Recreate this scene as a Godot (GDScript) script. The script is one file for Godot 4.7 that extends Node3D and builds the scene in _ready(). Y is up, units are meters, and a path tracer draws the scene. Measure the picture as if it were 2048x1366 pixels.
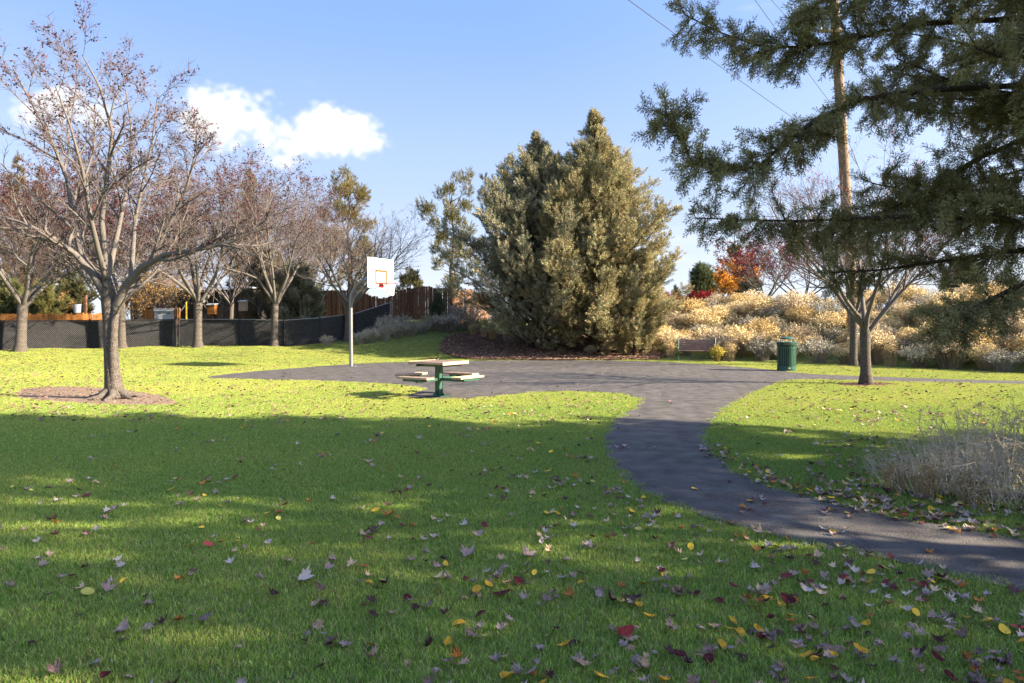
extends Node3D

const F := 1365.0      # focal length in photo pixels
const EYE := 1.6
const PITCH := 0.02564 # the lens looks down a little: eye level is at row 648 of 1366

# ---------------------------------------------------------------- mesh buffer
class MB:
	var v := PackedVector3Array()
	var n := PackedVector3Array()
	var c := PackedColorArray()
	var ix := PackedInt32Array()
	var col := Color(1, 1, 1)

	func tri(a: Vector3, b: Vector3, d: Vector3) -> void:
		var nn := (d - a).cross(b - a).normalized()
		var k := v.size()
		v.append(a); v.append(b); v.append(d)
		n.append(nn); n.append(nn); n.append(nn)
		c.append(col); c.append(col); c.append(col)
		ix.append(k); ix.append(k + 1); ix.append(k + 2)

	func quad(a: Vector3, b: Vector3, d: Vector3, e: Vector3) -> void:
		var nn := (d - a).cross(b - a).normalized()
		var k := v.size()
		for p: Vector3 in [a, b, d, e]:
			v.append(p); n.append(nn); c.append(col)
		for q: int in [0, 1, 2, 0, 2, 3]:
			ix.append(k + q)

	# box with centre o, half-axes
	func box(o: Vector3, x: Vector3, y: Vector3, z: Vector3) -> void:
		quad(o - x - y + z, o - x + y + z, o + x + y + z, o + x - y + z)
		quad(o + x - y - z, o + x + y - z, o - x + y - z, o - x - y - z)
		quad(o + x - y + z, o + x + y + z, o + x + y - z, o + x - y - z)
		quad(o - x - y - z, o - x + y - z, o - x + y + z, o - x - y + z)
		quad(o - x + y + z, o - x + y - z, o + x + y - z, o + x + y + z)
		quad(o - x - y - z, o - x - y + z, o + x - y + z, o + x - y - z)

	# chamfered board: box with small bevel on its long edges (long axis = x)
	func board(o: Vector3, x: Vector3, y: Vector3, z: Vector3, b: float) -> void:
		var yl := y.length(); var zl := z.length()
		var yy := y / yl; var zz := z / zl
		var ring := []
		for s in [[-1, -1, 0, 1], [-1, -1, 1, 0], [-1, 1, 1, 0], [-1, 1, 0, 1], [1, 1, 0, 1], [1, 1, 1, 0], [1, -1, 1, 0], [1, -1, 0, 1]]:
			ring.append(yy * (yl * s[0] + (b * -s[0]) * s[2]) + zz * (zl * s[1] + (b * -s[1]) * s[3]))
		for i in 8:
			var p: Vector3 = ring[i]; var q: Vector3 = ring[(i + 1) % 8]
			quad(o - x + p, o - x + q, o + x + q, o + x + p)
		for s in [-1.0, 1.0]:
			for i in range(1, 7):
				tri(o + x * s + ring[0], o + x * s + ring[i], o + x * s + ring[i + 1])

	func tube(pts: PackedVector3Array, rads: PackedFloat32Array, sides: int, cap := false) -> void:
		var m := pts.size()
		if m < 2:
			return
		var t0 := (pts[1] - pts[0]).normalized()
		var u := t0.cross(Vector3(0.31, 0.2, 0.93)).normalized()
		if u.length() < 0.5:
			u = t0.cross(Vector3.RIGHT).normalized()
		var k0 := v.size()
		for i in m:
			var t := t0
			if i > 0 and i < m - 1:
				t = (pts[i + 1] - pts[i - 1]).normalized()
			elif i == m - 1:
				t = (pts[i] - pts[i - 1]).normalized()
			u = (u - t * u.dot(t)).normalized()
			var w := t.cross(u)
			for s in sides:
				var a := TAU * s / sides
				var d := u * cos(a) + w * sin(a)
				v.append(pts[i] + d * rads[i]); n.append(d); c.append(col)
		for i in m - 1:
			for s in sides:
				var a := k0 + i * sides + s
				var b := k0 + i * sides + (s + 1) % sides
				ix.append(a); ix.append(a + sides); ix.append(b)
				ix.append(b); ix.append(a + sides); ix.append(b + sides)
		if cap:
			for e in [0, m - 1]:
				var k: int = k0 + e * sides
				for s in range(1, sides - 1):
					tri(v[k], v[k + s], v[k + s + 1])

	func rod(a: Vector3, b: Vector3, r: float, sides := 8) -> void:
		tube(PackedVector3Array([a, b]), PackedFloat32Array([r, r]), sides, true)

	# rings of (radius, height) turned round the y axis at o
	func lathe(o: Vector3, prof: Array, sides: int) -> void:
		for i in prof.size() - 1:
			for s in sides:
				var a := TAU * s / sides; var b := TAU * (s + 1) / sides
				var p0 := Vector3(cos(a), 0, sin(a)); var p1 := Vector3(cos(b), 0, sin(b))
				var r0: float = prof[i][0]; var r1: float = prof[i + 1][0]
				var h0: float = prof[i][1]; var h1: float = prof[i + 1][1]
				var dn := Vector2(h1 - h0, r0 - r1).normalized()
				var k := v.size()
				v.append(o + p0 * r0 + Vector3.UP * h0); v.append(o + p1 * r0 + Vector3.UP * h0)
				v.append(o + p1 * r1 + Vector3.UP * h1); v.append(o + p0 * r1 + Vector3.UP * h1)
				for p: Vector3 in [p0, p1, p1, p0]:
					n.append((p * dn.x + Vector3.UP * dn.y).normalized()); c.append(col)
				for q: int in [0, 1, 2, 0, 2, 3]:
					ix.append(k + q)

	# a small leaf: a folded diamond
	func leaf(p: Vector3, d: Vector3, side: Vector3, l: float, w: float) -> void:
		var nn := d.cross(side).normalized()
		var k := v.size()
		v.append(p); v.append(p + d * l * 0.45 + side * w); v.append(p + d * l); v.append(p + d * l * 0.45 - side * w)
		for q in 4:
			n.append(nn); c.append(col)
		for q: int in [0, 1, 2, 0, 2, 3]:
			ix.append(k + q)

	func mesh() -> ArrayMesh:
		var a := []
		a.resize(Mesh.ARRAY_MAX)
		a[Mesh.ARRAY_VERTEX] = v; a[Mesh.ARRAY_NORMAL] = n; a[Mesh.ARRAY_COLOR] = c; a[Mesh.ARRAY_INDEX] = ix
		var m := ArrayMesh.new()
		m.add_surface_from_arrays(Mesh.PRIMITIVE_TRIANGLES, a)
		return m

# ---------------------------------------------------------------- nodes
var used := {}
func numbered(called: String) -> String:
	var k: int = used.get(called, 0)
	used[called] = k + 1
	return called if k == 0 else "%s_%03d" % [called, k]

func tag(o: Node, label: String, category: String, group := "") -> void:
	o.set_meta("label", label); o.set_meta("category", category)
	if group:
		o.set_meta("group", group)

func thing(called: String, at: Vector3, label: String, category: String, group := "", turn := 0.0) -> Node3D:
	var o := Node3D.new()
	o.name = numbered(called)
	add_child(o)
	o.position = at
	o.rotation.y = turn
	tag(o, label, category, group)
	return o

func part(called: String, mesh: Mesh, mat: Material, parent: Node3D, at := Vector3.ZERO) -> MeshInstance3D:
	var o := MeshInstance3D.new()
	o.name = called
	o.mesh = mesh
	o.material_override = mat
	parent.add_child(o, true)
	o.position = at
	return o

func many(called: String, mesh: Mesh, mat: Material, xf: Array, cols: Array, parent: Node3D) -> MultiMeshInstance3D:
	var mm := MultiMesh.new()
	mm.transform_format = MultiMesh.TRANSFORM_3D
	mm.use_colors = true
	mm.mesh = mesh
	mm.instance_count = xf.size()
	for i in xf.size():
		mm.set_instance_transform(i, xf[i])
		mm.set_instance_color(i, cols[i])
	var o := MultiMeshInstance3D.new()
	o.name = called if parent != self else numbered(called)
	o.multimesh = mm
	o.material_override = mat
	parent.add_child(o, true)
	o.set_meta("kind", "stuff")
	return o

func setting(called: String, mesh: Mesh, mat: Material) -> MeshInstance3D:
	var o := part(numbered(called), mesh, mat, self)
	o.set_meta("kind", "structure")
	return o

# ---------------------------------------------------------------- materials
func lin(r: float, g: float, b: float) -> Color:
	return Color(r, g, b).linear_to_srgb()

func noise_tex(freq: float, a: Color, b: Color, size := 256, sd := 1, mid := 0.5, oct := 4) -> NoiseTexture2D:
	var t := NoiseTexture2D.new()
	t.width = size; t.height = size
	t.seamless = true
	var nz := FastNoiseLite.new()
	nz.seed = sd; nz.frequency = freq; nz.fractal_octaves = oct
	t.noise = nz
	var g := Gradient.new()
	g.offsets = PackedFloat32Array([0.0, mid, 1.0])
	g.colors = PackedColorArray([a, a.lerp(b, 0.5), b])
	t.color_ramp = g
	return t

func noise_normal(freq: float, strength: float, size := 256, sd := 3) -> NoiseTexture2D:
	var t := NoiseTexture2D.new()
	t.width = size; t.height = size
	t.seamless = true
	t.as_normal_map = true
	t.bump_strength = strength
	var nz := FastNoiseLite.new()
	nz.seed = sd; nz.frequency = freq; nz.fractal_octaves = 4
	t.noise = nz
	return t

func mat(col: Color, rough := 0.9, tex: Texture2D = null, scale := Vector3.ONE, normal: Texture2D = null, nscale := 1.0) -> StandardMaterial3D:
	var m := StandardMaterial3D.new()
	m.albedo_color = col
	m.roughness = rough
	m.metallic_specular = 0.3
	if tex:
		m.albedo_texture = tex
	if normal:
		m.normal_enabled = true
		m.normal_texture = normal
		m.normal_scale = nscale
	if tex or normal:
		m.uv1_triplanar = true
		m.uv1_world_triplanar = true
		m.uv1_scale = scale
	return m

func leafy(back := 0.5) -> StandardMaterial3D:
	var m := StandardMaterial3D.new()
	m.vertex_color_use_as_albedo = true
	m.roughness = 0.75
	m.metallic_specular = 0.2
	if back > 0.0:
		m.backlight_enabled = true
		m.backlight = Color(back, back, back)
	return m

# ---------------------------------------------------------------- place
func table(t: Array, x: float) -> float:
	if x <= t[0][0]:
		return t[0][1]
	for i in range(1, t.size()):
		if x <= t[i][0]:
			return lerpf(t[i - 1][1], t[i][1], (x - t[i - 1][0]) / (t[i][0] - t[i - 1][0]))
	return t[-1][1]

var BANK := [[-60, 16.0], [-40, 20.0], [-20, 22.0], [-11, 24.5], [-8, 27.5], [-5.5, 30.0], [0, 30.6], [7, 30.2], [9.5, 29.6], [12, 28.0], [14, 26.0], [17, 21.5], [22, 17.0], [40, 12.0]]
var RISE := [[-40, 0.55], [-10, 0.55], [-7.5, 1.0], [-6.4, 1.7], [-5, 1.9], [0, 1.8], [8, 1.8], [12, 2.1], [30, 2.4]]
var RUN := [[-40, 9.0], [-10, 8.5], [-7, 9.0], [-5, 9.5], [0, 11.0], [8, 12.0], [30, 12.0]]
var LAWN := [[-60, 30.0], [-22, 30.2], [-10, 33.5], [-7.6, 32.6], [-6, 32.8], [-5, 34.2], [-3.4, 35.0], [-2.4, 32.5], [-1.2, 30.4], [6.2, 30.2], [8, 29.3], [10, 29.0], [12, 27.6], [14, 25.7], [17, 21.0], [22, 16.5], [40, 11.0]]
var hill := FastNoiseLite.new()

func ground(x: float, z: float) -> float:
	var d := -z
	var t := d - table(BANK, x)
	if t <= 0.0:
		return 0.0
	var run := table(RUN, x)
	var h := table(RISE, x) * smoothstep(0.0, run, t)
	h += 1.2 * smoothstep(33.0, 41.0, d) * smoothstep(-26.0, -14.0, x) * (1.0 - smoothstep(-10.0, -6.5, x))
	h += hill.get_noise_2d(x * 4.0, z * 4.0) * 0.12 * smoothstep(0.0, 4.0, t)
	return h + clampf(t - run, 0.0, 60.0) * 0.008

func ray(px: float, py: float) -> Vector3:
	return Vector3(px - 1024.0, 683.0 - py, -F).rotated(Vector3.RIGHT, -PITCH)

func at(px: float, py: float, d: float) -> Vector3:
	var r := ray(px, py)
	return Vector3(0, EYE, 0) + r * (d / -r.z)

# where the line of sight through a pixel meets the ground
func gp(px: float, py: float) -> Vector3:
	var r := ray(px, py)
	r = r / -r.z
	var d := 2.0
	while d < 120.0:
		var p := Vector3(0, EYE, 0) + r * d
		if p.y <= ground(p.x, p.z):
			break
		d += 0.05
	var q := Vector3(0, EYE, 0) + r * d
	return Vector3(q.x, ground(q.x, q.z), q.z)

func on(px: float, d: float) -> Vector3:
	var x := (px - 1024.0) / F * d
	return Vector3(x, ground(x, -d), -d)

func flat_poly(px: Array) -> PackedVector2Array:
	var o := PackedVector2Array()
	for q in px:
		var r := ray(q[0], q[1])
		var p := Vector3(0, EYE, 0) + r * (EYE / -r.y)
		o.append(Vector2(p.x, p.z))
	return o

# rounds off the corners of an outline
func smooth(poly: PackedVector2Array, rounds := 2) -> PackedVector2Array:
	for k in rounds:
		var o := PackedVector2Array()
		for i in poly.size():
			var a := poly[i]; var b := poly[(i + 1) % poly.size()]
			o.append(a.lerp(b, 0.25)); o.append(a.lerp(b, 0.75))
		poly = o
	return poly

# a sheet that lies on the ground inside an outline
func drape(poly: PackedVector2Array, step: float, lift: float) -> ArrayMesh:
	var m := MB.new()
	var lo := poly[0]; var hi := poly[0]
	for p in poly:
		lo = lo.min(p); hi = hi.max(p)
	var x := floorf(lo.x / step) * step
	while x < hi.x:
		var z := floorf(lo.y / step) * step
		while z < hi.y:
			var cell := PackedVector2Array([Vector2(x, z), Vector2(x + step, z), Vector2(x + step, z + step), Vector2(x, z + step)])
			for piece in Geometry2D.intersect_polygons(cell, poly):
				var t := Geometry2D.triangulate_polygon(piece)
				for i in range(0, t.size(), 3):
					var q := []
					for j in 3:
						var p := piece[t[i + j]]
						q.append(Vector3(p.x, ground(p.x, p.y) + lift, p.y))
					var nn: Vector3 = (q[1] - q[0]).cross(q[2] - q[0])
					if nn.y > 0:
						m.tri(q[0], q[2], q[1])
					else:
						m.tri(q[0], q[1], q[2])
			z += step
		x += step
	for i in m.n.size():
		if m.n[i].y < 0:
			m.n[i] = -m.n[i]
	return m.mesh()

# ---------------------------------------------------------------- shared things
var rng := RandomNumberGenerator.new()
var M := {}
var asphalt_outline: PackedVector2Array
var dirt_outlines: Array = []

func rv() -> Vector3:
	return Vector3(rng.randf_range(-1, 1), rng.randf_range(-1, 1), rng.randf_range(-1, 1))

func pick(a: Array) -> Variant:
	return a[rng.randi() % a.size()]

func bare(x: float, z: float) -> bool:
	var p := Vector2(x, z)
	if Geometry2D.is_point_in_polygon(p, asphalt_outline):
		return true
	for o in dirt_outlines:
		if Geometry2D.is_point_in_polygon(p, o):
			return true
	return false

# ================================================================ build
func _ready() -> void:
	rng.seed = 7
	hill.seed = 5
	hill.frequency = 0.06
	make_camera_and_light()
	make_materials()
	make_ground()
	make_cracks()
	make_fences()
	make_yard()
	make_hoop()
	make_picnic_table()
	make_bench()
	make_bin()
	make_pole()
	make_trees()
	make_conifers()
	make_near_juniper()
	make_shrubs()
	make_grass()
	make_leaves()

func make_camera_and_light() -> void:
	var cam := Camera3D.new()
	cam.fov = rad_to_deg(2.0 * atan(683.0 / F))
	cam.position = Vector3(0, EYE, 0)
	cam.rotation.x = -PITCH
	cam.far = 3000.0
	cam.near = 0.05
	add_child(cam)
	cam.current = true
	var env := Environment.new()
	env.background_mode = Environment.BG_SKY
	env.tonemap_mode = Environment.TONE_MAPPER_LINEAR
	env.tonemap_exposure = 4.6
	env.sdfgi_enabled = true
	env.ssao_enabled = true
	env.ssil_enabled = true
	var sky := Sky.new()
	sky.sky_material = make_sky()
	env.sky = sky
	var we := WorldEnvironment.new()
	we.environment = env
	add_child(we)
	var sun := DirectionalLight3D.new()
	sun.light_energy = 1.6
	sun.light_color = Color(1.0, 0.93, 0.82)
	sun.light_angular_distance = 0.53
	sun.shadow_enabled = true
	add_child(sun)
	sun.look_at_from_position(Vector3(1.0, 0.475, 0.2), Vector3.ZERO)

func make_sky() -> PanoramaSkyMaterial:
	var w := 2560; var h := 1280
	var im := Image.create(w, h, false, Image.FORMAT_RGBF)
	# colours of a clear sky at 90 degrees from the sun, from the horizon to the zenith
	var low := Color(0.84, 0.91, 1.0); var mid := Color(0.56, 0.72, 1.02); var high := Color(0.28, 0.48, 0.98); var top := Color(0.17, 0.33, 0.84)
	var sun_dir := Vector3(1.0, 0.475, 0.2).normalized()
	var n1 := FastNoiseLite.new(); n1.seed = 11; n1.frequency = 0.9; n1.fractal_octaves = 6
	var n2 := FastNoiseLite.new(); n2.seed = 4; n2.frequency = 2.2; n2.fractal_octaves = 5
	for y in h:
		var el := (0.5 - (y + 0.5) / h) * PI
		var s := maxf(0.0, sin(el))
		var base := low.lerp(mid, smoothstep(0.0, 0.2, s)).lerp(high, smoothstep(0.12, 0.45, s)).lerp(top, smoothstep(0.42, 0.95, s))
		if el < -0.01:
			im.fill_rect(Rect2i(0, y, w, 1), low.lerp(Color(0.36, 0.33, 0.26), smoothstep(0.0, 0.12, -el)))
			continue
		for x in w:
			var az := wrapf((x + 0.5) / w * TAU, -PI, PI)   # 0 is straight ahead of the camera, growing to the right
			# clear air scatters more light toward the sun (the CIE clear sky)
			var cs := Vector3(sin(az) * cos(el), sin(el), -cos(az) * cos(el)).dot(sun_dir)
			var chi := acos(clampf(cs, -1.0, 1.0))
			var f90 := 10.0 * (exp(-3.0 * chi) - 0.009) + 0.45 * cs * cs
			var c := base + Color(0.6, 0.62, 0.64) * maxf(0.0, f90) * 0.85
			var cover := 0.0
			var px := tan(clampf(az, -1.4, 1.4)); var py := tan(el) / cos(clampf(az, -1.4, 1.4))
			# a heap of cumulus ahead on the left
			if absf(az) < 0.75 and el < 0.5:
				var a := Vector2((px + 0.405) / 0.10, (py - 0.295) / 0.052)
				var b := Vector2((px + 0.27) / 0.11, (py - 0.28) / 0.042)
				var e := Vector2((px + 0.64) / 0.09, (py - 0.31) / 0.04)
				var g := Vector2((px + 0.34) / 0.05, (py - 0.238) / 0.016)
				var wob := n1.get_noise_2d(px * 9.0, py * 13.0) * 0.9 + n2.get_noise_2d(px * 24.0, py * 32.0) * 0.45
				var f := maxf(maxf(1.0 - a.length_squared(), 1.0 - b.length_squared()), maxf(1.0 - e.length_squared(), 0.55 - g.length_squared()))
				cover = 0.95 * smoothstep(0.0, 1.15, f + wob * 1.15) if f > -1.5 else 0.0
			# thin streaks all round
			var thin := 0.0
			if el > 0.02 and el < 1.2:
				var st := n1.get_noise_3d(cos(az) * 1.3, el * 7.0, sin(az) * 1.3)
				if st > 0.1:
					st += 0.45 * n2.get_noise_3d(cos(az) * 3.0, el * 16.0, sin(az) * 3.0)
					thin = smoothstep(0.28, 0.9, st) * 0.5 * smoothstep(0.0, 0.1, el)
			var k := clampf(maxf(cover, thin), 0.0, 1.0)
			if k > 0.004:
				c = c.lerp(Color(1.15, 1.14, 1.14), k)
			im.set_pixel(x, y, Color(c.r, c.g, c.b))
	var p := PanoramaSkyMaterial.new()
	p.panorama = ImageTexture.create_from_image(im)
	p.energy_multiplier = 0.245
	return p

func make_materials() -> void:
	var bump := noise_normal(0.05, 6.0)
	M.soil = mat(Color(1, 1, 1), 1.0, noise_tex(0.02, lin(0.08, 0.11, 0.028), lin(0.2, 0.22, 0.06), 512, 2), Vector3.ONE * 0.45, bump)
	M.soil.vertex_color_use_as_albedo = true
	M.dirt = mat(lin(0.38, 0.28, 0.2), 1.0, noise_tex(0.03, Color(0.6, 0.58, 0.56), Color(1, 1, 1), 256, 8), Vector3.ONE * 1.3, noise_normal(0.06, 9.0))
	M.mulch = mat(lin(0.3, 0.19, 0.135), 1.0, noise_tex(0.09, Color(0.4, 0.37, 0.36), Color(1, 0.95, 0.9), 256, 9), Vector3.ONE * 1.6, noise_normal(0.12, 12.0))
	M.asphalt = mat(Color(1, 1, 1), 0.82, asphalt_texture(), Vector3.ONE * 0.36, noise_normal(0.35, 3.0, 512, 14), 0.6)
	M.tar = mat(lin(0.02, 0.02, 0.022), 0.8)
	M.line = mat(lin(0.34, 0.33, 0.31), 0.9, noise_tex(0.06, Color(0.4, 0.4, 0.42), Color(1, 1, 1), 256, 10), Vector3.ONE * 2.0)
	M.bark = mat(lin(0.235, 0.205, 0.18), 0.95, noise_tex(0.03, Color(0.42, 0.4, 0.38), Color(1, 1, 1), 256, 21), Vector3(5, 1.6, 5), noise_normal(0.05, 14.0, 256, 22), 1.2)
	M.limb = mat(lin(0.21, 0.19, 0.175), 0.9, noise_tex(0.05, Color(0.6, 0.58, 0.56), Color(1, 1, 1), 256, 23), Vector3(5, 5, 5))
	M.twig = mat(lin(0.115, 0.092, 0.088), 0.9)
	M.dark_bark = mat(lin(0.13, 0.095, 0.075), 0.95, noise_tex(0.05, Color(0.5, 0.48, 0.46), Color(1, 1, 1), 256, 24), Vector3(4, 2, 4), noise_normal(0.06, 10.0, 256, 25))
	M.leaf = leafy(0.5)
	M.needle = leafy(0.5)
	M.blade = leafy(0.8)
	M.dry = leafy(0.3)
	M.steel = mat(lin(0.3, 0.3, 0.3), 0.45, noise_tex(0.02, Color(0.75, 0.75, 0.76), Color(1, 1, 1), 256, 30), Vector3.ONE * 3.0)
	M.steel.metallic = 0.65
	M.white = mat(lin(0.7, 0.7, 0.69), 0.35, noise_tex(0.02, Color(0.92, 0.92, 0.9), Color(1, 1, 1), 256, 31), Vector3.ONE * 2.0)
	M.orange = mat(lin(0.3, 0.055, 0.006), 0.5)
	M.red = mat(lin(0.36, 0.022, 0.025), 0.4)
	M.net = mat(lin(0.6, 0.59, 0.56), 0.9)
	M.green = mat(lin(0.035, 0.115, 0.075), 0.35, noise_tex(0.03, Color(0.75, 0.78, 0.75), Color(1, 1, 1), 256, 32), Vector3.ONE * 4.0)
	M.green.metallic_specular = 0.5
	M.liner = mat(lin(0.012, 0.02, 0.016), 0.7)
	M.tan_wood = mat(lin(0.56, 0.42, 0.31), 0.7, noise_tex(0.02, Color(0.8, 0.78, 0.76), Color(1, 1, 1), 256, 33), Vector3(2, 12, 2))
	M.plum_wood = mat(lin(0.27, 0.185, 0.155), 0.65, noise_tex(0.02, Color(0.75, 0.72, 0.72), Color(1, 1, 1), 256, 34), Vector3(2, 10, 2))
	M.screen = mat(lin(0.03, 0.03, 0.032), 0.85, noise_tex(0.015, Color(0.55, 0.55, 0.56), Color(1, 1, 1), 512, 35), Vector3.ONE * 0.7)
	M.wire = mat(lin(0.13, 0.13, 0.135), 0.4)
	M.wire.metallic = 0.5
	M.black_post = mat(lin(0.02, 0.02, 0.022), 0.45)
	M.pole_wood = mat(lin(0.4, 0.29, 0.19), 0.9, noise_tex(0.02, Color(0.45, 0.42, 0.4), Color(1, 1, 1), 256, 36), Vector3(6, 0.6, 6))
	M.cable = mat(lin(0.03, 0.03, 0.035), 0.6)
	M.planks = []
	for k in 5:
		var t: float = [0.75, 1.0, 1.25, 0.6, 1.1][k]
		M.planks.append(mat(lin(0.27 * t, 0.15 * t, 0.09 * t), 0.9, noise_tex(0.03, Color(0.5, 0.48, 0.48), Color(1, 1, 1), 128, 40 + k), Vector3(6, 0.8, 6)))
	M.cedar = []
	for k in 3:
		var t: float = [0.85, 1.0, 1.15][k]
		M.cedar.append(mat(lin(0.43 * t, 0.185 * t, 0.05 * t), 0.8, noise_tex(0.03, Color(0.7, 0.66, 0.62), Color(1, 1, 1), 128, 50 + k), Vector3(6, 0.8, 6)))
	M.old_planks = []
	for k in 3:
		var t: float = [0.7, 1.0, 1.3][k]
		M.old_planks.append(mat(lin(0.07 * t, 0.055 * t, 0.047 * t), 0.9, noise_tex(0.03, Color(0.6, 0.6, 0.6), Color(1, 1, 1), 128, 60 + k), Vector3(6, 0.8, 6)))
	M.tin = mat(lin(0.5, 0.53, 0.56), 0.45)
	M.tin.metallic = 0.3
	M.grey_plastic = mat(lin(0.42, 0.44, 0.46), 0.6)

func asphalt_texture() -> ImageTexture:
	var s := 1024
	var im := Image.create(s, s, false, Image.FORMAT_RGB8)
	var r := RandomNumberGenerator.new()
	r.seed = 99
	var nz := FastNoiseLite.new()
	nz.seed = 3; nz.frequency = 0.006; nz.fractal_octaves = 4
	var base := nz.get_seamless_image(s, s)
	for y in s:
		for x in s:
			var k := base.get_pixel(x, y).r
			var t := 0.08 + 0.075 * (k - 0.5) + r.randf_range(-0.03, 0.03)
			var g := r.randf()
			if g > 0.96:
				t += r.randf_range(0.05, 0.22)
			elif g < 0.05:
				t *= 0.45
			im.set_pixel(x, y, lin(t * 1.1, t * 1.01, t * 0.93))
	return ImageTexture.create_from_image(im)

# ---------------------------------------------------------------- ground
func make_ground() -> void:
	# outlines read off the photograph, on the level ground
	var court := [[395, 757], [470, 746], [600, 736], [705, 728], [800, 724.5], [900, 722], [1000, 721], [1100, 720.5], [1230, 721], [1335, 724.5], [1440, 731], [1560, 741], [1600, 748], [1750, 754], [1900, 759], [2048, 763], [2300, 770], [2300, 778], [2048, 769], [1850, 765], [1700, 761], [1620, 759], [1566, 761], [1530, 774], [1480, 800], [1432, 830], [1415, 858], [1415, 882], [1440, 922], [1530, 970], [1700, 1016], [1880, 1052], [2048, 1080], [2500, 1150], [2900, 1330], [2500, 1290], [2048, 1186], [1880, 1147], [1700, 1106], [1480, 1058], [1300, 1000], [1222, 938], [1200, 885], [1216, 850], [1262, 818], [1283, 803], [1272, 794], [1235, 787], [1160, 783], [1080, 784], [1010, 790], [950, 797.5], [880, 799.5], [800, 797.5], [818, 789], [850, 781], [840, 775], [790, 768.5], [640, 762], [480, 758.5]]
	asphalt_outline = smooth(flat_poly(court), 3)
	var crumble := FastNoiseLite.new()
	crumble.seed = 17; crumble.frequency = 1.4
	for i in asphalt_outline.size():
		var q := asphalt_outline[i]
		asphalt_outline[i] = q + Vector2(crumble.get_noise_2d(q.x, q.y), crumble.get_noise_2d(q.x + 50.0, q.y)) * 0.07
	var dirt := smooth(flat_poly([[30, 778], [120, 772], [215, 776], [300, 786], [372, 804], [330, 812], [220, 810], [110, 806], [20, 796]]), 2)
	var ring := smooth(flat_poly([[1660, 769], [1690, 765], [1740, 764], [1790, 767], [1800, 770], [1750, 773], [1690, 773]]), 2)
	dirt_outlines = [dirt, ring]
	var xs := []; var zs := []
	var x := -34.0
	for q in [-900.0, -500.0, -250.0, -140.0, -90.0, -65.0, -50.0, -42.0, -38.0]:
		xs.append(q)
	while x <= 34.0:
		xs.append(x); x += 0.5
	for q in [38.0, 42.0, 50.0, 65.0, 90.0, 140.0, 250.0, 500.0, 900.0]:
		xs.append(q)
	for q in [-300.0, -150.0, -80.0, -40.0, -20.0, -10.0]:
		zs.append(q)
	x = -5.0
	while x <= 62.0:
		zs.append(x); x += 0.5
	for q in [66.0, 72.0, 80.0, 100.0, 130.0, 180.0, 300.0, 600.0, 1200.0, 2000.0]:
		zs.append(q)
	var m := MB.new()
	var nx := xs.size()
	for d: float in zs:
		for gx: float in xs:
			var p := Vector3(gx, ground(gx, -d), -d)
			m.v.append(p)
			var e := 0.25
			m.n.append(Vector3(ground(gx - e, -d) - ground(gx + e, -d), 2 * e, ground(gx, -d - e) - ground(gx, -d + e)).normalized())
			# turf in the park, dry straw-brown soil in the field past it
			var dry := smoothstep(-0.4, 0.6, d - table(LAWN, gx) + hill.get_noise_2d(gx * 9.0, d * 9.0) * 1.5)
			m.c.append(Color(1, 1, 1).lerp(Color(2.0, 1.3, 2.3), dry))
	for j in zs.size() - 1:
		for i in nx - 1:
			var a := j * nx + i
			for q: int in [a, a + nx, a + 1, a + 1, a + nx, a + nx + 1]:
				m.ix.append(q)
	setting("ground", m.mesh(), M.soil)
	setting("asphalt_court_and_path", drape(asphalt_outline, 4.0, 0.012), M.asphalt)
	setting("dirt_patch", drape(dirt, 0.5, 0.006), M.dirt)
	setting("dirt_patch", drape(ring, 0.5, 0.006), M.mulch)
	var bed := smooth(PackedVector2Array([Vector2(-2.6, -31.4), Vector2(-1.4, -30.1), Vector2(2, -30.0), Vector2(5, -30.1), Vector2(6.6, -30.3), Vector2(7.6, -32.5), Vector2(6.5, -36), Vector2(1, -37), Vector2(-3.4, -36), Vector2(-3.6, -33)]), 2)
	for k in bed.size():
		bed[k] += Vector2(crumble.get_noise_2d(bed[k].x, bed[k].y), crumble.get_noise_2d(bed[k].x, bed[k].y + 40.0)) * 0.5
	dirt_outlines.append(bed)
	var chip := MB.new()
	chip.board(Vector3.ZERO, Vector3(0.06, 0.008, 0), Vector3(0, 0.008, 0), Vector3(0, 0, 0.022), 0.004)
	var xf := []; var cc := []
	while xf.size() < 5000:
		var q := Vector2(rng.randf_range(-4.0, 8.0), rng.randf_range(-36.5, -29.7))
		if not Geometry2D.is_point_in_polygon(q, bed):
			if rng.randf() > 0.03 or Geometry2D.is_point_in_polygon(q, asphalt_outline):
				continue
		xf.append(Transform3D(Basis.from_euler(Vector3(rng.randf_range(-0.4, 0.4), rng.randf() * TAU, rng.randf_range(-0.4, 0.4))).scaled(Vector3.ONE * rng.randf_range(0.5, 1.4)), Vector3(q.x, ground(q.x, q.y) + 0.055, q.y)))
		var b := rng.randf_range(0.4, 1.5)
		cc.append(Color(0.27 * b, 0.17 * b, 0.115 * b))
	tag(many("bark_mulch", chip.mesh(), leafy(0.0), xf, cc, self), "loose brown bark chips under the big junipers", "mulch")
	setting("mulch_bed", drape(bed, 0.5, 0.045), M.mulch)
	# worn court lines
	for q in [[[1150, 780], [1300, 752]], [[1296, 753], [1440, 733]], [[640, 737], [742, 731]], [[860, 741], [915, 733.5]], [[742, 731], [1130, 727]]]:
		var pl := flat_poly(q)
		var a := Vector3(pl[0].x, 0.017, pl[0].y); var b := Vector3(pl[1].x, 0.017, pl[1].y)
		var s := (b - a).cross(Vector3.UP).normalized() * 0.027
		var lm := MB.new()
		lm.quad(a - s, b - s, b + s, a + s)
		setting("court_line", lm.mesh(), M.line)

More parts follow.
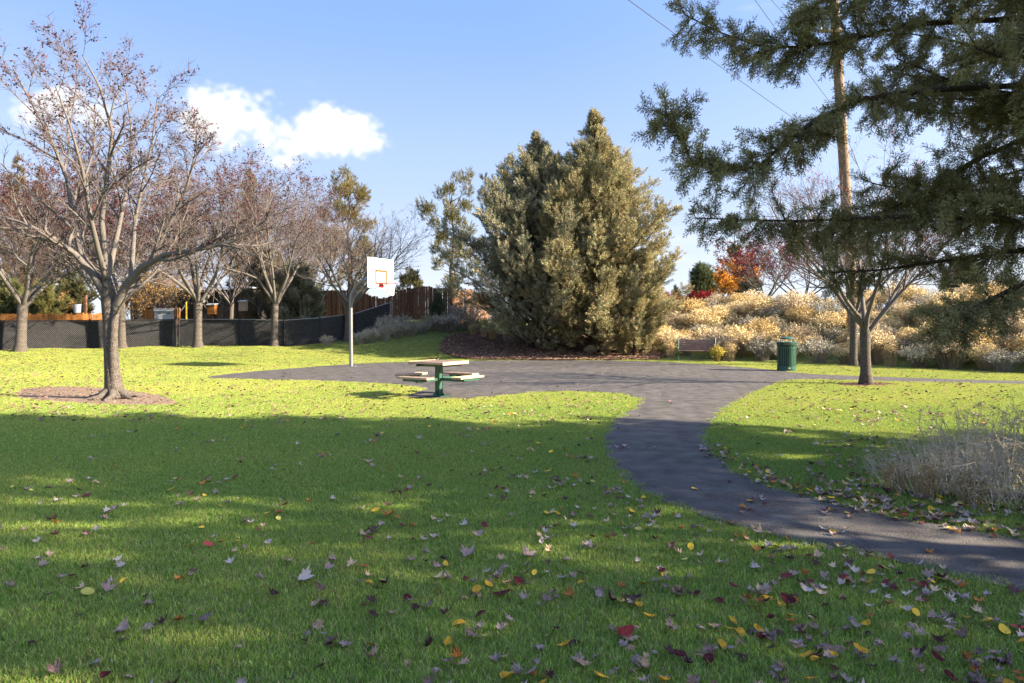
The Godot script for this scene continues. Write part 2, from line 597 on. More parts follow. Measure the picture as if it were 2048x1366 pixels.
# thin cracks and one patch in the asphalt
func make_cracks() -> void:
	for q in [[[1300, 760], [1360, 770], [1420, 768], [1500, 780]], [[960, 735], [1040, 741], [1120, 738], [1210, 746]], [[560, 745], [640, 748], [720, 744]]]:
		var pl := flat_poly(q)
		var m := MB.new()
		var last := Vector3(pl[0].x, 0.0165, pl[0].y)
		for i in pl.size() - 1:
			for k in 12:
				var p := pl[i].lerp(pl[i + 1], (k + 1) / 12.0) + Vector2(rng.randf_range(-0.04, 0.04), rng.randf_range(-0.04, 0.04))
				var b := Vector3(p.x, 0.0165, p.y)
				var sd := (b - last).cross(Vector3.UP).normalized() * rng.randf_range(0.003, 0.008)
				m.quad(last - sd, b - sd, b + sd, last + sd)
				last = b
		setting("asphalt_crack", m.mesh(), M.tar)

# ---------------------------------------------------------------- fences
func make_fences() -> void:
	# chain link with dark screening
	var line := [on(-260, 26.5), on(-120, 27.8), on(0, 28.7), on(180, 30.4), on(352, 31.9)]
	chain_fence(line, "black chain link fence with dark screening behind the leafless trees, left of the gate gap", true)
	chain_fence([on(358, 32.0), on(480, 32.4), on(568, 32.7), on(640, 33.2), on(710, 34.6), on(781, 36.2)], "black chain link fence with dark screening climbing the bank to the wooden fence", false)
	# weathered board fence on the bank
	board_fence([on(560, 42.5), on(640, 41.0), on(780, 39.6), on(905, 38.4), on(932, 39.0)], 1.85, M.planks, "weathered brown board fence on top of the bank behind the hoop")
	board_fence([on(933, 39.3), on(960, 48.0), on(980, 60.0)], 1.85, M.planks, "sunlit brown board fence running away from the corner beside the big junipers")
	# fresh cedar fence in the yard behind
	board_fence([on(-60, 37.0), on(96, 37.0)], 1.55, M.cedar, "orange cedar board fence behind the chain link, beside the green junipers")
	board_fence([on(97, 36.6), on(165, 36.8), on(212, 37.6)], 1.5, M.cedar, "orange cedar board fence sloping down toward the grey trunk")
	board_fence([on(286, 38.5), on(356, 36.4)], 1.45, M.cedar, "orange cedar board fence ending at a post beside the storage box")

func chain_fence(pts: Array, label: String, silver: bool) -> void:
	var o := thing("chain_link_fence", pts[0], label, "fence")
	var org: Vector3 = pts[0]
	var hgt := 1.27
	for i in pts.size() - 1:
		var a: Vector3 = pts[i]; var b: Vector3 = pts[i + 1]
		var count := maxi(1, int(round(a.distance_to(b) / 3.0)))
		for k in count:
			var p := a.lerp(b, float(k) / count); p.y = ground(p.x, p.z)
			var q := a.lerp(b, float(k + 1) / count); q.y = ground(q.x, q.z)
			p -= org; q -= org
			var up := Vector3.UP
			var pm := MB.new()
			pm.rod(p - up * 0.2, p + up * (hgt + 0.06), 0.035, 8)
			part("post", pm.mesh(), M.black_post, o)
			var rm := MB.new()
			rm.rod(p + up * hgt, q + up * hgt, 0.022, 6)
			part("top_rail", rm.mesh(), M.steel if not silver else M.black_post, o)
			var side := (q - p).cross(up).normalized()
			if side.z < 0:
				side = -side
			var sm := MB.new()
			var s0 := -side * 0.03
			sm.quad(p + s0 + up * 0.03, p + s0 + up * (hgt - 0.03), q + s0 + up * (hgt - 0.03), q + s0 + up * 0.03)
			part("screen_panel", sm.mesh(), M.screen, o)
			# the woven wires: two sets of slanting strands
			var wm := MB.new()
			var len := Vector2(q.x - p.x, q.z - p.z).length()
			var pitch := 0.075
			for dir: float in [1.0, -1.0]:
				var s := -hgt
				while s < len + hgt:
					var x0 := s; var x1 := s + hgt * dir * 0.8
					var t0 := 0.0; var t1 := 1.0
					var lo := minf(x0, x1); var hi := maxf(x0, x1)
					if hi > 0 and lo < len:
						var ta := (0.0 - x0) / (x1 - x0); var tb := (len - x0) / (x1 - x0)
						t0 = maxf(0.0, minf(ta, tb)); t1 = minf(1.0, maxf(ta, tb))
						if t1 - t0 > 0.02:
							var e0 := p.lerp(q, (x0 + (x1 - x0) * t0) / len) + up * (hgt * t0) + side * (0.012 * dir)
							var e1 := p.lerp(q, (x0 + (x1 - x0) * t1) / len) + up * (hgt * t1) + side * (0.012 * dir)
							wm.tube(PackedVector3Array([e0, e1]), PackedFloat32Array([0.0045, 0.0045]), 3)
					s += pitch
			var w := part("wire_mesh", wm.mesh(), M.wire, o)
			w.set_meta("kind", "stuff")
		if i == pts.size() - 2:
			var pm := MB.new()
			pm.rod(b - org - Vector3.UP * 0.2, b - org + Vector3.UP * (hgt + 0.12), 0.045, 8)
			part("end_post", pm.mesh(), M.black_post if silver else M.steel, o)

func board_fence(pts: Array, hgt: float, mats: Array, label: String) -> void:
	var o := thing("board_fence", pts[0], label, "fence")
	var org: Vector3 = pts[0]
	var shapes := []
	for k in 4:
		var m := MB.new()
		var w := 0.068 + 0.003 * k
		var top := hgt - 0.02 * k
		m.box(Vector3(0, top * 0.5, 0), Vector3(w, 0, 0), Vector3(0, top * 0.5, 0), Vector3(0, 0, 0.009))
		m.tri(Vector3(-w, top, 0.009), Vector3(0, top + 0.015, 0.009), Vector3(w, top, 0.009))
		shapes.append(m.mesh())
	for i in pts.size() - 1:
		var a: Vector3 = pts[i]; var b: Vector3 = pts[i + 1]
		var n := int(a.distance_to(b) / 0.15)
		var yaw := atan2(-(b.z - a.z), b.x - a.x)
		for k in n:
			var p := a.lerp(b, (k + 0.5) / n)
			p.y = ground(p.x, p.z)
			var e := part("plank", pick(shapes), pick(mats), o, p - org)
			e.rotation.y = yaw
			e.rotation.z = rng.randf_range(-0.008, 0.008)
			e.position += Vector3(0, rng.randf_range(-0.015, 0.015), 0)
		var count := maxi(1, int(a.distance_to(b) / 2.4))
		for k in count + 1:
			var p := a.lerp(b, float(k) / count)
			p.y = ground(p.x, p.z)
			var s := Vector3(sin(yaw), 0, cos(yaw)) * -0.07
			var m := MB.new()
			m.box(p - org + s + Vector3(0, hgt * 0.5, 0), Vector3(0.045, 0, 0), Vector3(0, hgt * 0.5 + 0.05, 0), Vector3(0, 0, 0.045))
			part("fence_post", m.mesh(), mats[0], o)
		for hh: float in [0.35, hgt - 0.3]:
			var m := MB.new()
			var pa := a - org + Vector3(sin(yaw), 0, cos(yaw)) * -0.03 + Vector3.UP * hh
			var pb := b - org + Vector3(sin(yaw), 0, cos(yaw)) * -0.03 + Vector3.UP * hh
			m.rod(pa, pb, 0.03, 4)
			part("rail", m.mesh(), mats[1], o)

# ---------------------------------------------------------------- the yard behind the fence
func make_yard() -> void:
	# dark plank shed with a pale roof
	var a := on(262, 47.0); var b := on(505, 45.5)
	var o := thing("plank_shed", (a + b) * 0.5, "long dark plank shed with pale metal roof behind the trees", "shed")
	var c := (a + b) * 0.5
	var yaw := atan2(-(b.z - a.z), b.x - a.x)
	o.rotation.y = yaw
	var L := a.distance_to(b)
	var wall_h := 2.75
	var n := int(L / 0.2)
	var pm := MB.new()
	pm.box(Vector3(0, wall_h * 0.5, 0), Vector3(0.094, 0, 0), Vector3(0, wall_h * 0.5, 0), Vector3(0, 0, 0.012))
	var ps := pm.mesh()
	for k in n:
		var e := part("plank", ps, pick(M.old_planks), o, Vector3(-L * 0.5 + (k + 0.5) * L / n, rng.randf_range(-0.02, 0.02), rng.randf_range(0.0, 0.008)))
		e.rotation.z = rng.randf_range(-0.005, 0.005)
	var wm := MB.new()
	wm.box(Vector3(0, wall_h * 0.5, -1.9), Vector3(L * 0.5, 0, 0), Vector3(0, wall_h * 0.5, 0), Vector3(0, 0, 1.85))
	part("wall", wm.mesh(), M.old_planks[0], o)
	var rm := MB.new()
	rm.box(Vector3(0, wall_h + 0.22, -1.8), Vector3(L * 0.5 + 0.25, 0, 0), Vector3(0, 0.03, 0.004), Vector3(0, -0.16, 2.2))
	part("roof", rm.mesh(), M.tin, o)
	# grey storage box by the cedar post
	var g := on(335, 36.9) - Vector3(0, 0.28, 0)
	var box := thing("storage_box", g, "pale grey storage box with two lid handles behind cedar fence", "storage box")
	var m := MB.new()
	m.board(Vector3(0, 0.78, 0), Vector3(0.52, 0, 0), Vector3(0, 0.75, 0), Vector3(0, 0, 0.35), 0.03)
	part("body", m.mesh(), M.grey_plastic, box)
	m = MB.new()
	m.board(Vector3(0, 1.6, 0), Vector3(0.55, 0, 0), Vector3(0, 0.07, 0), Vector3(0, 0, 0.38), 0.02)
	part("lid", m.mesh(), M.tin, box)
	for s in [-0.24, 0.24]:
		m = MB.new()
		m.box(Vector3(s, 1.42, 0.365), Vector3(0.09, 0, 0), Vector3(0, 0.02, 0), Vector3(0, 0, 0.012))
		part("handle", m.mesh(), M.black_post, box)
	# bucket on a stump by the cedar fence
	var bp := on(158, 38.2)
	var post := thing("wooden_post", bp, "brown square wooden post beside the metal bucket", "post")
	m = MB.new()
	m.box(Vector3(0.38, 1.25, 0), Vector3(0.07, 0, 0), Vector3(0, 1.25, 0), Vector3(0, 0, 0.07))
	part("shaft", m.mesh(), M.planks[1], post)
	m = MB.new()
	m.box(Vector3(0.38, 2.53, 0), Vector3(0.09, 0, 0), Vector3(0, 0.03, 0), Vector3(0, 0, 0.09))
	part("cap", m.mesh(), M.planks[0], post)
	var st := thing("tree_stump", bp + Vector3(-0.05, 0, 0), "sawn tree stump carrying the metal bucket", "stump")
	m = MB.new()
	m.lathe(Vector3.ZERO, [[0.34, -0.1], [0.27, 0.3], [0.25, 1.55], [0.0, 1.56]], 14)
	part("wood", m.mesh(), M.dark_bark, st)
	var bu := thing("bucket", bp + Vector3(-0.05, 1.565, 0), "galvanised metal bucket standing on a stump above cedar fence", "bucket")
	m = MB.new()
	m.lathe(Vector3.ZERO, [[0.0, 0.0], [0.19, 0.0], [0.23, 0.44], [0.245, 0.45], [0.245, 0.47], [0.215, 0.46], [0.18, 0.03], [0.0, 0.03]], 18)
	part("shell", m.mesh(), M.tin, bu)
	m = MB.new()
	var arc := PackedVector3Array(); var rr := PackedFloat32Array()
	for k in 9:
		arc.append(Vector3(cos(PI * k / 8) * 0.235, 0.42 - sin(PI * k / 8) * 0.16, 0.1 + 0.13 * sin(PI * k / 8))); rr.append(0.006)
	m.tube(arc, rr, 4)
	part("handle", m.mesh(), M.wire, bu)
	# two nest boxes on posts behind the screen
	for q in [[425, 36.5, M.cedar[0], "rust brown wooden box on a post behind the chain link"], [487, 37.0, M.tan_wood, "pale wooden box with tin lid on a post behind the chain link"]]:
		var p := on(q[0], q[1])
		var nb := thing("post_box", p, q[3], "wooden box")
		m = MB.new()
		m.box(Vector3(0, 0.53, 0), Vector3(0.05, 0, 0), Vector3(0, 0.53, 0), Vector3(0, 0, 0.05))
		part("post", m.mesh(), M.planks[0], nb)
		m = MB.new()
		m.board(Vector3(0, 1.32, 0), Vector3(0.19, 0, 0), Vector3(0, 0.26, 0), Vector3(0, 0, 0.17), 0.01)
		part("box", m.mesh(), q[2], nb)
		m = MB.new()
		m.box(Vector3(0, 1.61, 0.02), Vector3(0.23, 0, 0), Vector3(0, 0.02, 0), Vector3(0, -0.03, 0.22))
		part("lid", m.mesh(), M.tin, nb)
	var yp := on(373, 36.2)
	var y := thing("marker_post", yp, "thin yellow marker post behind the fence gate", "post")
	m = MB.new()
	m.rod(Vector3(0, -0.1, 0), Vector3(0, 1.85, 0), 0.045, 8)
	part("shaft", m.mesh(), mat(lin(0.6, 0.36, 0.04), 0.5), y)
	m = MB.new()
	m.lathe(Vector3(0, 1.85, 0), [[0.05, 0.0], [0.05, 0.05], [0.0, 0.07]], 8)
	part("cap", m.mesh(), M.black_post, y)

# ---------------------------------------------------------------- basketball hoop
func make_hoop() -> void:
	var n := Vector3(0.866, 0, 0.5)        # the way the board faces
	var u := Vector3(0.5, 0, -0.866)       # along the board
	var c := Vector3(-4.72, 3.42, -24.6)   # centre of the board
	var foot := Vector3(c.x - 1.45 * n.x, 0.012, c.z - 1.45 * n.z)
	var o := thing("basketball_hoop", foot, "basketball hoop with white backboard on a bent steel pole", "basketball hoop")
	c -= foot
	var m := MB.new()
	var pts := PackedVector3Array([Vector3(0, -0.1, 0), Vector3(0, 1.2, 0), Vector3(0, 2.4, 0)])
	for k in range(1, 9):
		var a := PI * 0.5 * k / 8
		pts.append(Vector3(0, 2.4 + 0.82 * sin(a), 0) + n * 0.95 * (1.0 - cos(a)))
	pts.append(Vector3(0, 3.22, 0) + n * 1.38)
	var rr := PackedFloat32Array()
	for p in pts:
		rr.append(0.068)
	m.tube(pts, rr, 14, true)
	part("pole", m.mesh(), M.steel, o)
	m = MB.new()
	pts = PackedVector3Array([Vector3(0, 2.2, 0) + n * 0.05])
	for k in range(1, 7):
		var a := PI * 0.5 * k / 6
		pts.append(Vector3(0, 2.25 + 0.72 * sin(a), 0) + n * (0.06 + 1.28 * (1.0 - cos(a))))
	rr = PackedFloat32Array()
	for p in pts:
		rr.append(0.028)
	m.tube(pts, rr, 8, true)
	part("brace", m.mesh(), M.steel, o)
	for k in 3:
		m = MB.new()
		var t: float = [0.42, 0.62, 0.8][k]
		var a := t * PI * 0.5
		m.rod(Vector3(0, 2.4 + 0.82 * sin(a), 0) + n * 0.95 * (1.0 - cos(a)), Vector3(0, 2.25 + 0.72 * sin(a), 0) + n * (0.06 + 1.28 * (1.0 - cos(a))), 0.02, 6)
		part("web_bar", m.mesh(), M.steel, o)
	m = MB.new()
	m.box(Vector3(0, 0.012, 0), Vector3(0.17, 0, 0), Vector3(0, 0.012, 0), Vector3(0, 0, 0.17))
	part("base_plate", m.mesh(), M.steel, o)
	# board
	m = MB.new()
	m.board(c, u * 0.70, Vector3.UP * 0.535, n * 0.022, 0.008)
	var bd := part("backboard", m.mesh(), M.white, o)
	var f := c + n * 0.0245
	var sq := f + Vector3(0, -0.14, 0)
	for q in [[Vector3(0, 0.225, 0), 0.32, 0.036], [Vector3(0, -0.225, 0), 0.32, 0.034]]:
		m = MB.new()
		m.box(sq + q[0], u * q[1], Vector3.UP * q[2], n * 0.0015)
		part("target_line", m.mesh(), M.orange, bd)
	for s in [-1.0, 1.0]:
		m = MB.new()
		m.box(sq + u * 0.283 * s, u * 0.036, Vector3.UP * 0.19, n * 0.0015)
		part("target_line", m.mesh(), M.orange, bd)
	for s in [-1.0, 1.0]:
		m = MB.new()
		m.box(c - n * 0.06 + Vector3(0, 0.22 * s, 0), u * 0.5, Vector3.UP * 0.025, n * 0.035)
		part("back_rail", m.mesh(), M.steel, bd)
	# rim, bracket, net
	var rc := c + n * (0.022 + 0.15 + 0.235) + Vector3(0, 3.05 - 3.42 - 0.012, 0)
	m = MB.new()
	pts = PackedVector3Array(); rr = PackedFloat32Array()
	for k in 25:
		var a := TAU * k / 24
		pts.append(rc + n * cos(a) * 0.235 + u * sin(a) * 0.235); rr.append(0.012)
	m.tube(pts, rr, 8)
	var rim := part("rim", m.mesh(), M.red, o)
	m = MB.new()
	m.box(c + n * 0.03 + Vector3(0, -0.42, 0), u * 0.1, Vector3.UP * 0.09, n * 0.008)
	m.box(rc - n * 0.30 + Vector3(0, -0.005, 0), u * 0.09, Vector3.UP * 0.012, n * 0.085)
	for s in [-1.0, 1.0]:
		m.quad(c + n * 0.035 + u * 0.085 * s + Vector3(0, -0.5, 0), c + n * 0.035 + u * 0.085 * s + Vector3(0, -0.37, 0), rc - n * 0.2 + u * 0.1 * s, rc - n * 0.21 + u * 0.1 * s + Vector3(0, -0.02, 0))
	part("bracket", m.mesh(), M.red, rim)
	m = MB.new()
	var cols := 12
	for k in cols:
		for sgn: float in [1.0, -1.0]:
			pts = PackedVector3Array(); rr = PackedFloat32Array()
			for j in 7:
				var t := j / 6.0
				var a := TAU * (k + sgn * t * 3.0) / cols
				var r := lerpf(0.23, 0.135, pow(t, 0.6))
				pts.append(rc + n * cos(a) * r + u * sin(a) * r + Vector3(0, -0.015 - 0.42 * t, 0)); rr.append(0.006)
			m.tube(pts, rr, 4)
	part("net", m.mesh(), M.net, o)

# ---------------------------------------------------------------- picnic table
func make_picnic_table() -> void:
	var foot := gp(878, 793)
	foot.y = 0.012
	var o := thing("picnic_table", foot, "square pedestal picnic table with tan tops and four seats on green frame", "picnic table")
	var e1 := Vector3(-0.84, 0, -0.54); var e2 := Vector3(0.54, 0, -0.84)
	var up := Vector3.UP
	# top of seven boards
	for k in 7:
		var m := MB.new()
		m.board(e2 * ((k - 3) * 0.132) + up * 0.745, e1 * 0.46, up * 0.024, e2 * 0.063, 0.005)
		part("top_board", m.mesh(), M.tan_wood, o)
	for s in [-1.0, 1.0]:
		var m := MB.new()
		m.board(e1 * 0.472 * s + up * 0.742, e2 * 0.462, up * 0.034, e1 * 0.0105, 0.003)
		part("top_edging", m.mesh(), M.tan_wood, o)
	var fm := MB.new()
	for s in [-1.0, 1.0]:
		fm.board(e1 * 0.3 * s + up * 0.69, e2 * 0.4, up * 0.028, e1 * 0.025, 0.005)
		fm.board(e2 * 0.3 * s + up * 0.689, e1 * 0.325, up * 0.026, e2 * 0.024, 0.005)
	fm.board(up * 0.688, e1 * 0.28, up * 0.024, e2 * 0.09, 0.005)
	part("top_frame", fm.mesh(), M.green, o)
	fm = MB.new()
	fm.board(up * 0.34, up * 0.33, e1 * 0.066, e2 * 0.066, 0.012)
	part("column", fm.mesh(), M.green, o)
	fm = MB.new()
	fm.board(up * 0.011, e1 * 0.2, up * 0.009, e2 * 0.2, 0.004)
	part("base_plate", fm.mesh(), M.green, o)
	for d: Vector3 in [e1, -e1, e2, -e2]:
		var s := d.cross(up).normalized() * 0.005
		var m := MB.new()
		for q in [-1.0, 1.0]:
			m.tri(d * 0.066 + up * 0.02 + s * q, d * 0.17 + up * 0.02 + s * q, d * 0.066 + up * 0.13 + s * q)
		m.quad(d * 0.17 + up * 0.02 + s, d * 0.066 + up * 0.13 + s, d * 0.066 + up * 0.13 - s, d * 0.17 + up * 0.02 - s)
		part("gusset", m.mesh(), M.green, o)
	for d: Vector3 in [e1, -e1, e2, -e2]:
		var w := d.cross(up).normalized()
		var arm := MB.new()
		arm.board(d * 0.41 + up * 0.372, d * 0.345, up * 0.032, w * 0.03, 0.006)
		part("seat_arm", arm.mesh(), M.green, o)
		var tray := MB.new()
		tray.board(d * 0.80 + up * 0.4, w * 0.26, up * 0.026, d * 0.1, 0.006)
		part("seat_frame", tray.mesh(), M.green, o)
		for k in 2:
			var m := MB.new()
			m.board(d * (0.735 + 0.132 * k) + up * 0.449, w * 0.42, up * 0.022, d * 0.063, 0.005)
			part("seat_board", m.mesh(), M.tan_wood, o)

# ---------------------------------------------------------------- bench
func make_bench() -> void:
	var foot := gp(1393, 722.5)
	var o := thing("park_bench", foot, "slatted park bench with green metal ends at the court edge", "bench", "", -0.28)
	var up := Vector3.UP; var X := Vector3.RIGHT; var Z := Vector3.BACK
	var w := 0.76
	for k in 6:
		var m := MB.new()
		m.board(Vector3(0, 0.44 + 0.004 * absf(k - 3), -0.22 + 0.09 * k), X * w, up * 0.016, Z * 0.034, 0.006)
		part("seat_slat", m.mesh(), M.plum_wood, o)
	for k in 6:
		var m := MB.new()
		m.board(Vector3(0, 0.52 + 0.076 * k, -0.27 - 0.022 * k), X * w, (up * 0.029 - Z * 0.0085), (Z * 0.014 + up * 0.004), 0.005)
		part("back_slat", m.mesh(), M.plum_wood, o)
	for s in [-1.0, 1.0]:
		var x: float = s * (w + 0.012)
		var ends := thing_part("bench_end", o)
		for q in [["front_leg", [[0.27, 0.0], [0.24, 0.12], [0.22, 0.28], [0.25, 0.42]], 0.024], ["rear_leg", [[-0.36, 0.0], [-0.3, 0.14], [-0.25, 0.42], [-0.29, 0.62], [-0.40, 0.97], [-0.43, 0.99]], 0.024], ["seat_rail", [[0.26, 0.415], [0.0, 0.405], [-0.25, 0.42]], 0.02], ["armrest", [[0.25, 0.43], [0.27, 0.56], [0.24, 0.63], [0.12, 0.65], [-0.1, 0.645], [-0.3, 0.63]], 0.021]]:
			var pts := PackedVector3Array(); var rr := PackedFloat32Array()
			for p in q[1]:
				pts.append(Vector3(x, p[1], p[0])); rr.append(q[2])
			var m := MB.new()
			m.tube(pts, rr, 6, true)
			part(q[0], m.mesh(), M.green, ends)
	var m2 := MB.new()
	m2.rod(Vector3(-w, 0.17, -0.05), Vector3(w, 0.17, -0.05), 0.012, 6)
	part("stretcher", m2.mesh(), M.green, o)

func thing_part(called: String, parent: Node3D) -> Node3D:
	var o := Node3D.new()
	o.name = called
	parent.add_child(o, true)
	return o

# ---------------------------------------------------------------- litter bin
func make_bin() -> void:
	var foot := gp(1573, 742)
	foot.y = 0.012
	var o := thing("litter_bin", foot, "dark green slatted metal litter bin with domed lid beside the court", "litter bin")
	var m := MB.new()
	m.lathe(Vector3.ZERO, [[0.0, 0.03], [0.29, 0.03], [0.305, 0.0], [0.312, 0.06], [0.312, 0.14], [0.295, 0.15]], 28)
	part("base", m.mesh(), M.green, o)
	m = MB.new()
	m.lathe(Vector3.ZERO, [[0.0, 0.1], [0.262, 0.1], [0.275, 0.86], [0.25, 0.86]], 24)
	part("liner", m.mesh(), M.liner, o)
	var slat := MB.new()
	var prof := [[0.302, 0.13], [0.3, 0.4], [0.302, 0.7], [0.312, 0.84], [0.345, 0.955]]
	for i in prof.size() - 1:
		var a := Vector3(prof[i][0], prof[i][1], 0); var b := Vector3(prof[i + 1][0], prof[i + 1][1], 0)
		var ww := Vector3(0, 0, 0.0185); var tt := Vector3(0.006, 0, 0)
		slat.quad(a - ww, b - ww, b + ww, a + ww)
		slat.quad(a - ww - tt, b - ww - tt, b + ww - tt, a + ww - tt)
		slat.quad(a - ww, b - ww, b - ww - tt, a - ww - tt)
		slat.quad(a + ww, b + ww, b + ww - tt, a + ww - tt)
	var sm := slat.mesh()
	for k in 30:
		var e := part("slat", sm, M.green, o)
		e.rotation.y = TAU * k / 30
	for q in [[0.30, 0.775, 0.022], [0.345, 0.96, 0.012]]:
		m = MB.new()
		m.lathe(Vector3(0, q[1], 0), [[q[0] + 0.002, -q[2]], [q[0] + 0.012, -q[2] * 0.6], [q[0] + 0.012, q[2] * 0.6], [q[0] + 0.002, q[2]], [q[0] - 0.014, q[2]], [q[0] - 0.014, -q[2]], [q[0] + 0.002, -q[2]]], 30)
		part("ring", m.mesh(), M.green, o)
	m = MB.new()
	m.lathe(Vector3.ZERO, [[0.352, 0.968], [0.33, 0.982], [0.2, 0.97], [0.19, 0.955]], 30)
	var lid := part("lid", m.mesh(), M.green, o)
	m = MB.new()
	m.lathe(Vector3.ZERO, [[0.23, 1.075], [0.24, 1.085], [0.21, 1.12], [0.13, 1.15], [0.0, 1.162]], 26)
	m.lathe(Vector3.ZERO, [[0.23, 1.075], [0.12, 1.10], [0.0, 1.105]], 26)
	part("dome", m.mesh(), M.green, lid)
	for k in 4:
		var a := TAU * (k + 0.4) / 4
		m = MB.new()
		m.rod(Vector3(cos(a) * 0.205, 0.965, sin(a) * 0.205), Vector3(cos(a) * 0.195, 1.1, sin(a) * 0.195), 0.012, 6)
		part("dome_post", m.mesh(), M.green, lid)
	m = MB.new()
	m.box(Vector3(-0.03, 0.1, 0.316), Vector3(0.035, 0, 0), Vector3(0, 0.016, 0), Vector3(0, 0, 0.003))
	part("maker_plate", m.mesh(), M.tin, o)

# ---------------------------------------------------------------- utility pole
func make_pole() -> void:
	var foot := on(1712, 29.0)
	var top := at(1652, -260, 29.0)
	var o := thing("utility_pole", foot, "tall wooden utility pole leaning behind the right-hand trees", "utility pole")
	var m := MB.new()
	var pts := PackedVector3Array(); var rr := PackedFloat32Array()
	for k in 9:
		var t := k / 8.0
		pts.append(Vector3(0, -0.3, 0).lerp(top - foot, t)); rr.append(lerpf(0.235, 0.165, t))
	m.tube(pts, rr, 14, true)
	part("shaft", m.mesh(), M.pole_wood, o)
	var ax := (top - foot)
	m = MB.new()
	var arm := ax * ((13.3) / ax.y)
	m.box(arm + Vector3(-0.35, 0, 0.2), Vector3(0.5, 0, 0), Vector3(0, 0.05, 0), Vector3(0, 0, 0.05))
	part("bracket", m.mesh(), M.pole_wood, o)
	m = MB.new()
	m.lathe(arm + Vector3(-0.75, 0.05, 0.2), [[0.05, 0.0], [0.06, 0.06], [0.03, 0.12], [0.0, 0.14]], 10)
	part("insulator", m.mesh(), M.tin, o)
	for q in [[[1290, 0, 14.5], [1697, 312, 28.8], "thin overhead cable sloping down to the middle of the utility pole"], [[1556, 0, 24.0], [1690, 150, 28.8], "short overhead cable meeting the utility pole high up"], [[1480, -60, 20.0], [1694, 250, 28.8], "overhead cable between the two others on the utility pole"]]:
		var a := at(q[0][0], q[0][1], q[0][2]); var b := at(q[1][0], q[1][1], q[1][2])
		a += (a - b) * 1.2
		var cb := thing("overhead_cable", b, q[2], "cable", "cables on the utility pole")
		m = MB.new()
		pts = PackedVector3Array(); rr = PackedFloat32Array()
		for k in 21:
			var t := k / 20.0
			pts.append((a - b) * t + Vector3(0, -0.25 * sin(PI * t), 0)); rr.append(0.009)
		m.tube(pts, rr, 4)
		part("strand", m.mesh(), M.cable, cb)

# ---------------------------------------------------------------- leafless trees
class Twigs:
	var limb := MB.new()
	var twig := MB.new()
	var tips := PackedVector3Array()
	var dirs := PackedVector3Array()

func side_dir(d: Vector3, ang: float, az: float) -> Vector3:
	var u := d.cross(Vector3(0.2, 0.1, 0.97)).normalized()
	var w := d.cross(u)
	return (d * cos(ang) + (u * cos(az) + w * sin(az)) * sin(ang)).normalized()

func grow(t: Twigs, pts: PackedVector3Array, r0: float, r1: float, lvl: int, counts: Array, ratio: float, rise: float) -> void:
	var m := pts.size()
	var rr := PackedFloat32Array()
	var length := 0.0
	for i in m:
		rr.append(lerpf(r0, r1, pow(i / float(m - 1), 0.8)))
		if i > 0:
			length += pts[i].distance_to(pts[i - 1])
	var buf := t.limb if r0 > 0.016 else t.twig
	buf.tube(pts, rr, 8 if r0 > 0.05 else (5 if r0 > 0.016 else 3))
	if lvl >= counts.size():
		t.tips.append(pts[m - 1]); t.dirs.append((pts[m - 1] - pts[m - 2]).normalized())
		t.tips.append(pts[m - 2]); t.dirs.append((pts[m - 1] - pts[m - 2]).normalized())
		return
	var n: int = counts[lvl]
	var az := rng.randf() * TAU
	for k in n:
		var f := lerpf(0.22 if lvl > 0 else 0.3, 1.0, (k + rng.randf() * 0.9) / n)
		var x := f * (m - 1)
		var i := mini(int(x), m - 2)
		var p := pts[i].lerp(pts[i + 1], x - i)
		var d := (pts[i + 1] - pts[i]).normalized()
		az += 2.4 + rng.randf_range(-0.5, 0.5)
		var cd := side_dir(d, rng.randf_range(0.45, 0.95), az)
		if cd.y < -0.25:
			cd.y *= -0.6
			cd = cd.normalized()
		var cl := length * ratio * rng.randf_range(0.65, 1.2) * (1.15 - 0.5 * f)
		if lvl == counts.size() - 1:
			cl = clampf(cl, 0.18, 0.6)
		var cr := maxf(0.004, lerpf(r0, r1, f) * rng.randf_range(0.5, 0.68))
		var segs := 4 if lvl < 2 else 3
		var q := PackedVector3Array([p])
		for s in segs:
			cd = (cd + rv() * 0.2 + Vector3.UP * rise).normalized()
			p += cd * cl / segs
			q.append(p)
		grow(t, q, cr, maxf(0.0022, cr * 0.4), lvl + 1, counts, ratio, rise)

func finish_tree(o: Node3D, trunk: MB, t: Twigs, leaves: int, cols: Array, size: float, low: float, bark: Material) -> void:
	part("trunk", trunk.mesh(), bark, o)
	part("limbs", t.limb.mesh(), M.limb, o)
	part("twigs", t.twig.mesh(), M.twig, o).set_meta("kind", "stuff")
	if leaves > 0:
		var m := MB.new()
		var hi := 0.0
		for p in t.tips:
			hi = maxf(hi, p.y)
		for k in leaves:
			var i := rng.randi() % t.tips.size()
			var tries := 0
			while t.tips[i].y < hi * (low + rng.randf() * 0.5) and tries < 6:
				i = rng.randi() % t.tips.size()
				tries += 1
			m.col = pick(cols)
			m.col = m.col * rng.randf_range(0.7, 1.3)
			var n := rng.randi_range(1, 3)
			for j in n:
				var d := (t.dirs[i] + rv() * 0.9 + Vector3.DOWN * 0.5).normalized()
				m.leaf(t.tips[i] - t.dirs[i] * rng.randf() * 0.2 + rv() * 0.03, d, side_dir(d, PI / 2, rng.randf() * TAU), size * rng.randf_range(0.7, 1.2), size * 0.3)
		part("leaves", m.mesh(), M.leaf, o).set_meta("kind", "stuff")

func bend(from: Vector3, dir: Vector3, length: float, segs: int, rise: float, wob := 0.16) -> PackedVector3Array:
	var q := PackedVector3Array([from])
	for s in segs:
		dir = (dir + rv() * wob + Vector3.UP * rise).normalized()
		from += dir * length / segs
		q.append(from)
	return q

